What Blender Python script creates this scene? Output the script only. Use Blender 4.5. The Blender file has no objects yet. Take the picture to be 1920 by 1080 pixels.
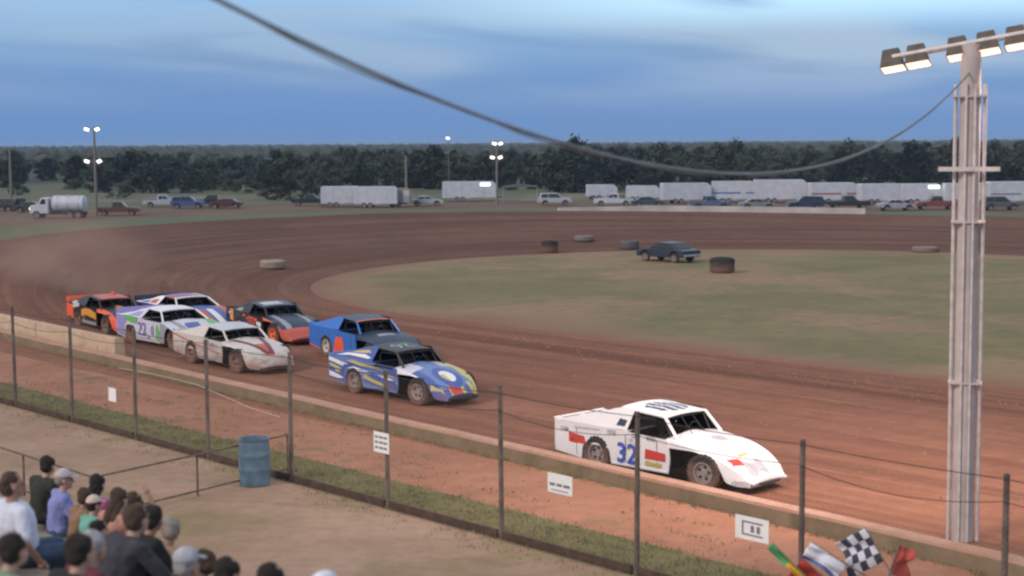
import bpy, math, random
from math import sin, cos, pi, radians, hypot, atan2, sqrt
from mathutils import Vector, Matrix

random.seed(7)
scene = bpy.context.scene
COL = scene.collection

# ------------------------------------------------------------------ camera
CAM_H = 6.5
FPX = 3000.0                      # focal length in photo pixels (1920 wide)
cam_d = bpy.data.cameras.new('camera')
cam = bpy.data.objects.new('camera', cam_d)
COL.objects.link(cam)
cam_d.sensor_width = 36
cam_d.lens = 36 * FPX / 1920
cam_d.clip_start = 0.1
cam_d.clip_end = 40000
PITCH = math.atan((540 - 269.5) / FPX)
ROT = Matrix.Rotation(pi / 2 - PITCH, 4, 'X') @ Matrix.Rotation(radians(-0.39), 4, 'Z')
cam.matrix_world = Matrix.Translation((0, 0, CAM_H)) @ ROT
cam_d.dof.use_dof = True
cam_d.dof.focus_distance = 46
cam_d.dof.aperture_fstop = 1.3
scene.camera = cam


def ray(px, py):
    return (ROT.to_3x3() @ Vector(((px - 960) / FPX, (540 - py) / FPX, -1))).normalized()


def on_plane(px, py, z=0.0):
    """world point on the horizontal plane z that the photo shows at this pixel"""
    r = ray(px, py)
    k = (z - CAM_H) / r.z
    return Vector((0, 0, CAM_H)) + r * k


def at_depth(px, py, Y):
    r = ray(px, py)
    return Vector((0, 0, CAM_H)) + r * (Y / r.y)


# race-track axes: D runs down the front straight (towards lower right), N across it to the infield
D = Vector((0.664, -0.748, 0)).normalized()
N = Vector((0.748, 0.664, 0)).normalized()
HEAD = atan2(D.y, D.x)


def sp(s, p, z=0.0):
    return D * s + N * p + Vector((0, 0, z))


def to_sp(v):
    return v.x * D.x + v.y * D.y, v.x * N.x + v.y * N.y


# ------------------------------------------------------------------ helpers: objects
def tag(o, label=None, cat=None, group=None, kind=None):
    if label: o['label'] = label
    if cat: o['category'] = cat
    if group: o['group'] = group
    if kind: o['kind'] = kind
    return o


def thing(name, label, cat, loc=(0, 0, 0), rz=0.0, group=None, scale=None):
    o = bpy.data.objects.new(name, None)
    COL.objects.link(o)
    o.empty_display_size = 0.3
    o.location = loc
    o.rotation_euler = (0, 0, rz)
    if scale: o.scale = (scale, scale, scale)
    return tag(o, label, cat, group)


def copy_tree(o, parent=None):
    c = o.copy()
    COL.objects.link(c)
    c.parent = parent
    for ch in list(o.children):
        copy_tree(ch, c)
    return c


class MB:
    """collects faces, then links them as one mesh object"""
    def __init__(self):
        self.v, self.f, self.m, self.uv = [], [], [], {}

    def add(self, vs, fs, mi=0):
        b = len(self.v)
        self.v += [tuple(x) for x in vs]
        for f in fs:
            self.f.append(tuple(i + b for i in f))
            self.m.append(mi)
        return b

    def box(self, c, s, mi=0, M=None):
        x, y, z = s[0] / 2, s[1] / 2, s[2] / 2
        vs = [Vector((i * x, j * y, k * z)) for i in (-1, 1) for j in (-1, 1) for k in (-1, 1)]
        if M is not None: vs = [M @ q for q in vs]
        c = Vector(c)
        self.add([q + c for q in vs], [(0, 1, 3, 2), (4, 6, 7, 5), (0, 4, 5, 1), (2, 3, 7, 6), (0, 2, 6, 4), (1, 5, 7, 3)], mi)

    def prism(self, poly, fa, fb, mi=0, inner=None):
        """poly of 2-D points, fa/fb map a point to the two 3-D faces"""
        n = len(poly)
        vs = [fa(*q) for q in poly] + [fb(*q) for q in poly]
        fs = [tuple(range(n)), tuple(range(2 * n - 1, n - 1, -1))]
        fs += [(i, i + n, (i + 1) % n + n, (i + 1) % n) for i in range(n)]
        self.add(vs, fs, mi)
        if inner is not None: self.m[-len(fs) + 1] = inner

    def sheet(self, poly, fa, mi=0):
        self.add([fa(*q) for q in poly], [tuple(range(len(poly)))], mi)

    def tube(self, pts, r, n=8, mi=0, caps=True):
        pts = [Vector(q) for q in pts]
        rs = r if isinstance(r, (list, tuple)) else [r] * len(pts)
        vs, fs = [], []
        ref = None
        for i, q in enumerate(pts):
            t = (pts[min(i + 1, len(pts) - 1)] - pts[max(i - 1, 0)])
            if t.length < 1e-9: t = Vector((0, 0, 1))
            t.normalize()
            if ref is None:
                ref = t.orthogonal().normalized()
            else:
                ref = (ref - t * ref.dot(t))
                if ref.length < 1e-6: ref = t.orthogonal()
                ref.normalize()
            b = t.cross(ref)
            for k in range(n):
                a = 2 * pi * k / n
                vs.append(q + (ref * cos(a) + b * sin(a)) * rs[i])
        for i in range(len(pts) - 1):
            for k in range(n):
                fs.append((i * n + k, i * n + (k + 1) % n, (i + 1) * n + (k + 1) % n, (i + 1) * n + k))
        if caps:
            fs.append(tuple(range(n - 1, -1, -1)))
            fs.append(tuple(range((len(pts) - 1) * n, len(pts) * n)))
        self.add(vs, fs, mi)

    def lathe(self, prof, o, ax, n=24, mi=0, mfun=None):
        """prof: (radius, offset along ax)"""
        o, ax = Vector(o), Vector(ax).normalized()
        a1 = ax.orthogonal().normalized()
        a2 = ax.cross(a1)
        vs = []
        for r, h in prof:
            for k in range(n):
                a = 2 * pi * k / n
                vs.append(o + ax * h + (a1 * cos(a) + a2 * sin(a)) * r)
        b = len(self.v)
        self.v += [tuple(q) for q in vs]
        for i in range(len(prof) - 1):
            for k in range(n):
                self.f.append((b + i * n + k, b + i * n + (k + 1) % n, b + (i + 1) * n + (k + 1) % n, b + (i + 1) * n + k))
                self.m.append(mfun(i, k) if mfun else mi)

    def ball(self, c, r, mi=0, n=14, m=10):
        c = Vector(c)
        r = Vector(r) if hasattr(r, '__len__') else Vector((r, r, r))
        vs = [c + Vector((0, 0, r.z))]
        for i in range(1, m):
            t = pi * i / m
            for k in range(n):
                a = 2 * pi * k / n
                vs.append(c + Vector((r.x * sin(t) * cos(a), r.y * sin(t) * sin(a), r.z * cos(t))))
        vs.append(c - Vector((0, 0, r.z)))
        fs = [(0, 1 + k, 1 + (k + 1) % n) for k in range(n)]
        for i in range(m - 2):
            for k in range(n):
                fs.append((1 + i * n + k, 1 + (i + 1) * n + k, 1 + (i + 1) * n + (k + 1) % n, 1 + i * n + (k + 1) % n))
        L = len(vs) - 1
        fs += [(L, 1 + (m - 2) * n + (k + 1) % n, 1 + (m - 2) * n + k) for k in range(n)]
        self.add(vs, fs, mi)

    def grid(self, fun, nu, nv, mfun=None, mi=0):
        b = len(self.v)
        for i in range(nu + 1):
            for j in range(nv + 1):
                self.v.append(tuple(fun(i / nu, j / nv)))
        for i in range(nu):
            for j in range(nv):
                a = b + i * (nv + 1) + j
                self.f.append((a, a + nv + 1, a + nv + 2, a + 1))
                self.m.append(mfun((i + .5) / nu, (j + .5) / nv) if mfun else mi)

    def text(self, body, fmap, size, mi=0):
        """letters as faces; fmap maps (across, up) to 3-D; centred"""
        for vs, fs in [glyphs(body)]:
            self.add([fmap(x * size, y * size) for x, y in vs], fs, mi)

    def build(self, name, mats, parent=None, smooth=None, uv=None, bevel=0):
        me = bpy.data.meshes.new(name)
        me.from_pydata(self.v, [], self.f)
        for m in (mats if isinstance(mats, (list, tuple)) else [mats]):
            me.materials.append(m)
        me.polygons.foreach_set('material_index', self.m)
        if uv:
            ul = me.uv_layers.new(name='UVMap')
            for li, l in enumerate(me.loops):
                ul.data[li].uv = uv[l.vertex_index]
        me.validate()
        if smooth is not None:
            me.polygons.foreach_set('use_smooth', [True] * len(me.polygons))
            if smooth < 180: me.set_sharp_from_angle(angle=radians(smooth))
        me.update()
        o = bpy.data.objects.new(name, me)
        COL.objects.link(o)
        o.parent = parent
        if bevel:
            b = o.modifiers.new('bevel', 'BEVEL')
            b.width = bevel; b.segments = 2; b.limit_method = 'ANGLE'
        return o


_glyph_cache = {}


def glyphs(body):
    if body in _glyph_cache: return _glyph_cache[body]
    cu = bpy.data.curves.new('lettering', 'FONT')
    cu.body = body
    cu.align_x = 'CENTER'; cu.align_y = 'CENTER'
    cu.resolution_u = 4
    o = bpy.data.objects.new('lettering', cu)
    COL.objects.link(o)
    dg = bpy.context.evaluated_depsgraph_get()
    me = bpy.data.meshes.new_from_object(o.evaluated_get(dg))
    out = ([(v.co.x, v.co.y) for v in me.vertices], [tuple(p.vertices) for p in me.polygons])
    bpy.data.objects.remove(o); bpy.data.curves.remove(cu); bpy.data.meshes.remove(me)
    _glyph_cache[body] = out
    return out


# ------------------------------------------------------------------ helpers: materials
MATS = {}


def nodes(name):
    m = bpy.data.materials.new(name)
    m.use_nodes = True
    nt = m.node_tree
    return m, nt, nt.nodes['Principled BSDF']


def nd(nt, t, **kw):
    n = nt.nodes.new(t)
    for k, v in kw.items(): setattr(n, k, v)
    return n


def mixc(nt, fac, a, b):
    n = nd(nt, 'ShaderNodeMix', data_type='RGBA')
    for sock, val in ((n.inputs[0], fac), (n.inputs[6], a), (n.inputs[7], b)):
        if isinstance(val, (int, float)): sock.default_value = val
        elif isinstance(val, tuple): sock.default_value = (*val[:3], 1)
        else: nt.links.new(val, sock)
    return n.outputs[2]


def math_(nt, op, a, b=None, c=None):
    n = nd(nt, 'ShaderNodeMath', operation=op)
    for i, val in enumerate((a, b, c)):
        if val is None: continue
        if isinstance(val, (int, float)): n.inputs[i].default_value = val
        else: nt.links.new(val, n.inputs[i])
    return n.outputs[0]


def mrange(nt, x, a, b, lo=0, hi=1, smooth=True):
    n = nd(nt, 'ShaderNodeMapRange')
    if smooth: n.interpolation_type = 'SMOOTHSTEP'
    nt.links.new(x, n.inputs[0])
    for i, q in enumerate((a, b, lo, hi)): n.inputs[i + 1].default_value = q
    return n.outputs[0]


def noise(nt, vec, scale, detail=4, rough=.55, stretch=None, dist=0):
    if stretch:
        mp = nd(nt, 'ShaderNodeMapping')
        mp.inputs['Scale'].default_value = stretch
        nt.links.new(vec, mp.inputs[0]); vec = mp.outputs[0]
    n = nd(nt, 'ShaderNodeTexNoise')
    n.inputs['Scale'].default_value = scale
    n.inputs['Detail'].default_value = detail
    n.inputs['Roughness'].default_value = rough
    n.inputs['Distortion'].default_value = dist
    nt.links.new(vec, n.inputs[0])
    return n.outputs[0]


def bump(nt, bsdf, h, strength=.4, dist=.05):
    b = nd(nt, 'ShaderNodeBump')
    b.inputs['Strength'].default_value = strength
    b.inputs['Distance'].default_value = dist
    nt.links.new(h, b.inputs['Height'])
    nt.links.new(b.outputs[0], bsdf.inputs['Normal'])


def mat(name, c, rough=.6, metal=0, var=.15, scale=6):
    """plain surface with uneven tone"""
    if name in MATS: return MATS[name]
    m, nt, b = nodes(name)
    tc = nd(nt, 'ShaderNodeTexCoord')
    n = noise(nt, tc.outputs['Object'], scale, 5)
    nt.links.new(mixc(nt, mrange(nt, n, .3, .7), tuple(x * (1 - var) for x in c), tuple(min(1, x * (1 + var)) for x in c)), b.inputs['Base Color'])
    b.inputs['Roughness'].default_value = rough
    b.inputs['Metallic'].default_value = metal
    MATS[name] = m
    return m


DIRT = (.24, .135, .10)


def paint(name, c, dirt=.35, rough=.38, top=1.0):
    """car paint splashed with track dirt, thickest low down"""
    if name in MATS: return MATS[name]
    m, nt, b = nodes(name)
    tc = nd(nt, 'ShaderNodeTexCoord')
    sep = nd(nt, 'ShaderNodeSeparateXYZ')
    nt.links.new(tc.outputs['Object'], sep.inputs[0])
    n1 = noise(nt, tc.outputs['Object'], 3.0, 6, .65, (1, 1, 2))
    n2 = noise(nt, tc.outputs['Object'], 22, 4, .7)
    low = mrange(nt, sep.outputs[2], .15, top, 1, 0)
    k = math_(nt, 'ADD', math_(nt, 'MULTIPLY', low, .55), math_(nt, 'MULTIPLY', n1, .75))
    n3 = noise(nt, tc.outputs['Object'], 60, 2, .5)
    spl = mrange(nt, math_(nt, 'ADD', n3, math_(nt, 'MULTIPLY', n1, .25)), .74, .80, 0, .5)
    k = math_(nt, 'ADD', k, math_(nt, 'MULTIPLY', n2, .25))
    k = mrange(nt, k, 1.12 - dirt * .85, 1.5 - dirt * .5, 0, min(1, .35 + dirt))
    k = math_(nt, 'MAXIMUM', k, math_(nt, 'MULTIPLY', spl, min(1, dirt * 2.2)))
    nt.links.new(mixc(nt, k, c, DIRT), b.inputs['Base Color'])
    warp = noise(nt, tc.outputs['Object'], 2.6, 3, .5)
    bump(nt, b, warp, .35, .05)
    nt.links.new(mrange(nt, k, 0, 1, rough, .9), b.inputs['Roughness'])
    MATS[name] = m
    return m


def emit(name, c, strength):
    if name in MATS: return MATS[name]
    m, nt, b = nodes(name)
    b.inputs['Base Color'].default_value = (*c, 1)
    b.inputs['Emission Color'].default_value = (*c, 1)
    b.inputs['Emission Strength'].default_value = strength
    MATS[name] = m
    return m


def ground_mat(name, a, b_, scale=.3, patch=None, patch_k=(.5, .62), patch_scale=.12, fine=3.0, uvstreak=None, bumpd=.03, stretch=None):
    """earth or turf: two tones, patches of a third, optional streaks along the UV u axis"""
    m, nt, b = nodes(name)
    tc = nd(nt, 'ShaderNodeTexCoord')
    o = tc.outputs['Object']
    n = noise(nt, o, scale, 6, .6, stretch)
    col = mixc(nt, mrange(nt, n, .32, .68), a, b_)
    if uvstreak:
        uvv = tc.outputs['UV']
        s1 = noise(nt, uvv, 1.0, 6, .6, (uvstreak[0], uvstreak[1], 1), .3)
        s2 = noise(nt, uvv, 1.0, 5, .7, (uvstreak[0] * 2.4, uvstreak[1] * 4.5, 1), .2)
        col = mixc(nt, mrange(nt, s1, .38, .66, 0, .75), col, uvstreak[2])
        col = mixc(nt, mrange(nt, s2, .46, .70, 0, .75), col, uvstreak[3])
    if patch:
        q = noise(nt, o, patch_scale, 7, .62, stretch, .4)
        col = mixc(nt, mrange(nt, q, patch_k[0], patch_k[1]), col, patch)
    f = noise(nt, o, fine, 6, .7)
    f2 = noise(nt, o, fine * 9, 4, .7)
    col = mixc(nt, mrange(nt, f, .3, .75, 0, .45), col, tuple(x * .62 for x in a))
    col = mixc(nt, mrange(nt, f2, .5, .8, 0, .35), col, tuple(min(1, x * 1.5) for x in b_))
    nt.links.new(col, b.inputs['Base Color'])
    b.inputs['Roughness'].default_value = .95
    b.inputs['Specular IOR Level'].default_value = .15
    bump(nt, b, math_(nt, 'ADD', f, math_(nt, 'MULTIPLY', f2, .4)), .6, bumpd)
    MATS[name] = m
    return m


# ------------------------------------------------------------------ world, sun
SUN_EL, SUN_AZ = radians(32), radians(-128)       # light comes over the camera's left shoulder
w = bpy.data.worlds.new('World')
scene.world = w
w.use_nodes = True
nt = w.node_tree
bg = nt.nodes['Background']
tc = nd(nt, 'ShaderNodeTexCoord')
sep = nd(nt, 'ShaderNodeSeparateXYZ')
nt.links.new(tc.outputs['Generated'], sep.inputs[0])
az = math_(nt, 'ARCTAN2', sep.outputs[0], sep.outputs[1])
el = math_(nt, 'ARCSINE', sep.outputs[2])
eld = math_(nt, 'MULTIPLY', el, 57.2958)
ramp = nd(nt, 'ShaderNodeValToRGB')
nt.links.new(math_(nt, 'DIVIDE', eld, 30.0), ramp.inputs[0])
stops = [(0, (.074, .172, .385)), (.035, (.067, .162, .37)), (.08, (.080, .178, .38)), (.12, (.135, .25, .43)), (.165, (.19, .335, .53)),
         (.22, (.38, .44, .53)), (.45, (.48, .49, .51)), (1, (.48, .475, .48))]
cr = ramp.color_ramp
cr.elements[0].position, cr.elements[0].color = stops[0][0], (*stops[0][1], 1)
cr.elements[1].position, cr.elements[1].color = stops[-1][0], (*stops[-1][1], 1)
for q, c in stops[1:-1]:
    e = cr.elements.new(q); e.color = (*c, 1)
comb = nd(nt, 'ShaderNodeCombineXYZ')
nt.links.new(math_(nt, 'ADD', math_(nt, 'MULTIPLY', az, 57.2958), 40), comb.inputs[0])
nt.links.new(math_(nt, 'ADD', eld, math_(nt, 'MULTIPLY', az, 3.0)), comb.inputs[1])
c1 = noise(nt, comb.outputs[0], 1.0, 3, .42, (.07, .50, 1), .4)
c2 = noise(nt, comb.outputs[0], 1.0, 4, .45, (.075, .62, 1), .4)
up = mrange(nt, eld, .6, 3.2)
side = mrange(nt, az, -.28, .25, .45, 1)
lite = math_(nt, 'MULTIPLY', math_(nt, 'MULTIPLY', mrange(nt, c1, .36, .60), up), side)
col = mixc(nt, math_(nt, 'MULTIPLY', lite, .9), ramp.outputs[0], (.24, .32, .435))
topb = math_(nt, 'MULTIPLY', mrange(nt, eld, 3.6, 5.1), mrange(nt, az, -.12, .14))
topb = math_(nt, 'MULTIPLY', topb, mrange(nt, eld, 14, 6))
col = mixc(nt, math_(nt, 'MULTIPLY', topb, .8), col, (.40, .63, .80))
dark = math_(nt, 'MULTIPLY', mrange(nt, c2, .52, .70), mrange(nt, eld, .9, 2.4))
col = mixc(nt, math_(nt, 'MULTIPLY', dark, .6), col, (.082, .165, .325))
sky = nd(nt, 'ShaderNodeTexSky')
sky.sky_type = 'NISHITA'
sky.sun_disc = False
sky.sun_elevation = SUN_EL
sky.sun_rotation = SUN_AZ
hs = nd(nt, 'ShaderNodeHueSaturation')
hs.inputs['Value'].default_value = .07
nt.links.new(sky.outputs[0], hs.inputs['Color'])
col = mixc(nt, .12, col, hs.outputs[0])
nt.links.new(col, bg.inputs['Color'])
bg.inputs['Strength'].default_value = 1.0

sl = bpy.data.lights.new('sun', 'SUN')
sl.energy = 1.0
sl.angle = radians(11)
sl.color = (1.0, .86, .74)
so = bpy.data.objects.new('sun', sl)
COL.objects.link(so)
sd = Vector((sin(SUN_AZ) * cos(SUN_EL), cos(SUN_AZ) * cos(SUN_EL), sin(SUN_EL)))
so.rotation_euler = sd.to_track_quat('Z', 'Y').to_euler()
so.location = (0, 0, 60)

scene.view_settings.view_transform = 'Standard'
scene.view_settings.look = 'None'
scene.view_settings.exposure = 0.72
scene.view_settings.gamma = 1
scene.cycles.filter_width = 2.3
scene.cycles.max_bounces = 5
scene.cycles.volume_bounces = 0
scene.cycles.use_denoising = True

# ------------------------------------------------------------------ setting: the oval
S0, P0, R_IN, R_OUT = -48.0, 59.5, 22.0, 38.1


def sstep(x):
    x = max(0, min(1, x))
    return x * x * (3 - 2 * x)


def stations():
    """(centre s, centre p, outward ds, outward dp, angle, arc length) along the oval"""
    out = []
    s = 160.0
    while s > S0 + .01:
        out.append((s, P0, 0, -1, 0.0, 160 - s)); s -= 4
    n = 72
    for i in range(n + 1):
        a = pi * i / n
        out.append((S0, P0, -sin(a), -cos(a), a, 160 - S0 + a * 30))
    s = S0 + 4
    while s <= 300:
        out.append((s, P0, 0, 1, pi, 160 - S0 + pi * 30 + s - S0)); s += 6
    return out


ST = stations()


def rim(a):
    return 1.95 * sstep(a / .85) - .55 * sstep((a - 1.6) / 1.2)


def outer_z(a):
    return -2.2 * sstep((a - .15) / .7)


def gz(a, r):
    """ground height at oval angle a, distance r from the oval's spine"""
    if r <= R_IN: return 0.0
    if r <= R_OUT:
        t = (r - R_IN) / (R_OUT - R_IN)
        return rim(a) * t ** 1.4
    t = sstep((r - R_OUT - 1.0) / 60)
    return rim(a) * (1 - t) + outer_z(a) * t


def ang_r(s, p):
    if s >= S0:
        return (0.0 if p < P0 else pi), abs(p - P0)
    a = atan2(-(s - S0), -(p - P0))
    return a, hypot(s - S0, p - P0)


def ground_z(v):
    a, r = ang_r(*to_sp(v))
    return gz(a, r)


def ring(name, rs, m, lift=0.0, jag=0.0, kind='structure', s_lo=None, ang=None, stn=None, rough=0.0):
    mb = MB(); uv = []
    sts = stn or ST
    if ang: sts = [q for q in sts if ang[0] <= q[4] <= ang[1]]
    if s_lo is not None: sts = [q for q in sts if q[0] <= s_lo]
    rnd = random.Random(3)
    for cs, cp, os_, op, a, L in sts:
        j = (sin(L * .21) * .5 + sin(L * .53 + 1) * .3 + sin(L * 1.3) * .2) * jag
        for i, r in enumerate(rs):
            rr = r + (j if 0 < i < len(rs) - 1 or len(rs) == 2 else j * .6)
            z = gz(a, rr) + lift + (rnd.uniform(-1, 1) * rough if 0 < i < len(rs) - 1 else 0)
            v = sp(cs + os_ * rr, cp + op * rr, z)
            mb.v.append(tuple(v)); uv.append((L, rr))
    k = len(rs)
    for i in range(len(sts) - 1):
        for j in range(k - 1):
            mb.f.append((i * k + j, i * k + j + 1, (i + 1) * k + j + 1, (i + 1) * k + j)); mb.m.append(0)
    o = mb.build(name, m, smooth=180, uv=uv)
    tag(o, kind=kind)
    return o


def track_mat(name, a, b_, *args, **kw):
    """clay with floodlight falloff painted in: darker, greyer round turn and back straight"""
    m = ground_mat(name, a, b_, *args, **kw)
    t = m.node_tree
    bs = t.nodes['Principled BSDF']
    src = bs.inputs['Base Color'].links[0].from_socket
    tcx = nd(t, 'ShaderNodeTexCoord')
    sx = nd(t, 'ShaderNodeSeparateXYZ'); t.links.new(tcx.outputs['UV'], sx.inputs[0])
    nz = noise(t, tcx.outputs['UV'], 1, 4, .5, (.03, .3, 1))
    k = mrange(t, math_(t, 'ADD', sx.outputs[0], math_(t, 'MULTIPLY', nz, 26)), 196, 262, 0, .78)  # painted light falloff: grows along the lap from the lit front straight
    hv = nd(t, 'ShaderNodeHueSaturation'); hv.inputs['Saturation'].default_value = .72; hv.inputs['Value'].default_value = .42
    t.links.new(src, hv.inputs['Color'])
    # the worn, polished groove down the front straight
    wob = noise(t, tcx.outputs['UV'], 1, 3, .5, (.05, .0, 1))
    rr = math_(t, 'ADD', sx.outputs[1], math_(t, 'MULTIPLY', wob, 2.2))
    g1 = math_(t, 'MULTIPLY', mrange(t, rr, 24.6, 25.5), mrange(t, rr, 27.4, 26.2))
    brk = noise(t, tcx.outputs['UV'], 1, 5, .6, (.06, 1.6, 1))
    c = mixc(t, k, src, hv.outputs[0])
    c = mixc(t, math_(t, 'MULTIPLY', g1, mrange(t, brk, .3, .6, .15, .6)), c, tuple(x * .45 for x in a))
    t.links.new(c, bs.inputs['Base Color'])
    return m


def infield_mat(name, a, b_, *args, **kw):
    """turf that frays into bare clay towards the track"""
    m = ground_mat(name, a, b_, *args, **kw)
    t = m.node_tree
    bs = t.nodes['Principled BSDF']
    src = bs.inputs['Base Color'].links[0].from_socket
    tcx = nd(t, 'ShaderNodeTexCoord')
    sx = nd(t, 'ShaderNodeSeparateXYZ'); t.links.new(tcx.outputs['UV'], sx.inputs[0])
    nz = noise(t, tcx.outputs['Object'], .13, 7, .62)
    k = mrange(t, math_(t, 'ADD', sx.outputs[1], math_(t, 'MULTIPLY', nz, 13.0)), 24.0, 28.2)
    k2 = mrange(t, math_(t, 'ADD', sx.outputs[1], math_(t, 'MULTIPLY', nz, 7.0)), 23.6, 26.0)
    c = mixc(t, math_(t, 'MULTIPLY', k, .8), src, (.28, .18, .118))
    c = mixc(t, k2, c, (.25, .135, .092))
    t.links.new(c, bs.inputs['Base Color'])
    return m


def frange(a, b, n):
    return [a + (b - a) * i / n for i in range(n + 1)]


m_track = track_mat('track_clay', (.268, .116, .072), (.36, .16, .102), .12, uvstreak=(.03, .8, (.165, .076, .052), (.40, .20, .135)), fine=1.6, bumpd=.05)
m_infield = infield_mat('infield_turf', (.185, .168, .084), (.255, .212, .118), .16, patch=(.33, .22, .14), patch_k=(.46, .58), patch_scale=.075, fine=1.4)
m_inedge = ground_mat('infield_edge_clay', (.27, .17, .125), (.34, .22, .16), .2, patch=(.2, .17, .1), patch_k=(.55, .65), patch_scale=.2, fine=2)
m_apron = ground_mat('apron_clay', (.36, .172, .108), (.45, .225, .150), .35, patch=(.20, .165, .085), patch_k=(.60, .68), patch_scale=.30, fine=2.4)
m_strip = ground_mat('fence_turf', (.155, .15, .066), (.215, .19, .095), .8, patch=(.11, .11, .055), patch_k=(.5, .7), patch_scale=.7, fine=5)
m_stand = ground_mat('spectator_dirt', (.35, .235, .165), (.43, .295, .215), .5, patch=(.25, .20, .105), patch_k=(.47, .68), patch_scale=.30, fine=3.5)
m_verge = ground_mat('verge_turf', (.115, .145, .085), (.165, .18, .11), .15, patch=(.2, .155, .11), patch_k=(.66, .8), patch_scale=.06)
m_pit = ground_mat('pit_dirt', (.15, .105, .08), (.20, .14, .105), .08, patch=(.125, .13, .08), patch_k=(.5, .66), patch_scale=.05)
m_meadow = ground_mat('meadow_turf', (.11, .125, .08), (.16, .165, .11), .05, patch=(.25, .24, .17), patch_k=(.5, .7), patch_scale=.03, fine=.5)
m_plain = ground_mat('far_plain', (.055, .07, .05), (.10, .11, .08), .01, patch=(.16, .16, .11), patch_k=(.58, .68), patch_scale=.005, fine=.05)

# infield, track, verge, pits, meadow, far plain: rings that meet edge to edge
ring('infield_ground', [0.0] + frange(3, R_IN, 8), m_infield)
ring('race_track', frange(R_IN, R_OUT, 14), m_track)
TURN = [q for q in ST if q[4] > .0]
ring('verge_ground', frange(R_OUT, 52, 8), m_verge, stn=TURN)
ring('pit_ground', [52, 60, 70, 85, 105, 130, 165, 172], m_pit, stn=TURN)
ring('meadow_ground', [172, 190, 210, 240, 290, 330], m_meadow, stn=TURN)
ring('far_plain', [330, 400, 500, 700, 1000, 1600, 2600, 5000, 9000, 13200], m_plain, stn=TURN)
NEAR = [q for q in ST if q[4] == 0.0] + [next(q for q in ST if q[4] == 0.0 and q[0] <= S0 + 4.1)][:0]
NEAR = [q for q in ST if q[4] < .06]
ring('apron_ground', [R_OUT, 38.6, 40, P0 - 18.6], m_apron, stn=NEAR)
ring('fence_strip_ground', [P0 - 18.6, P0 - 17.8, P0 - 17.02], m_strip, stn=NEAR)
ring('spectator_ground', [P0 - 17.02, 44, 47, 52, 60, 75, 120, 300], m_stand, stn=NEAR)
# beyond the far ridge
hb = MB()
hb.grid(lambda u, v: Vector((-9000 + 18000 * u, 12500 + 700 * v, -2.5 + (12 + 5 * sin(u * 23) + 3 * sin(u * 61 + 1)) * sin(pi * v))), 80, 6)
tag(hb.build('hills', mat('far_hills', (.06, .08, .065), .95), smooth=180), kind='structure')

# ------------------------------------------------------------------ common materials
m_black = mat('black_steel', (.022, .022, .024), .55)
m_dark = mat('dark_interior', (.018, .018, .02), .8)
m_tyre = paint('tyre_rubber', (.025, .024, .024), .55, .85, .9)
m_bare = mat('bare_aluminium', (.45, .45, .46), .4, .6)
m_white = paint('white_paint', (.80, .80, .82), .12)
m_chain = mat('galvanised_wire', (.30, .23, .19), .6, .2)
m_post = mat('weathered_post', (.135, .105, .092), .85, 0, .35, 3)
m_wood = mat('grey_wood', (.20, .17, .145), .85, 0, .3, 4)
m_glass = mat('dark_glass', (.02, .025, .03), .12)
m_vwhite = mat('trailer_white', (.50, .52, .59), .45, 0, .08, 1)
m_skin = [mat('fair_skin', (.52, .31, .23), .55), mat('tanned_skin', (.38, .21, .145), .55)]


# ------------------------------------------------------------------ race cars
def interp(tab, x, k):
    """smooth interpolation of column k in a table keyed by column 0"""
    if x <= tab[0][0]: return tab[0][k]
    for i in range(len(tab) - 1):
        if x <= tab[i + 1][0]:
            x0, x1 = tab[i][0], tab[i + 1][0]
            t = (x - x0) / (x1 - x0)
            y0, y1 = tab[i][k], tab[i + 1][k]
            ya = tab[i - 1][k] if i > 0 else y0
            xa = tab[i - 1][0] if i > 0 else x0 - 1
            yb = tab[i + 2][k] if i + 2 < len(tab) else y1
            xb = tab[i + 2][0] if i + 2 < len(tab) else x1 + 1
            m0 = (y1 - ya) / (x1 - xa) * (x1 - x0)
            m1 = (yb - y0) / (xb - x0) * (x1 - x0)
            t2, t3 = t * t, t * t * t
            return (2 * t3 - 3 * t2 + 1) * y0 + (t3 - 2 * t2 + t) * m0 + (-2 * t3 + 3 * t2) * y1 + (t3 - t2) * m1
    return tab[-1][k]


WHEEL_TYRE = {}


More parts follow.
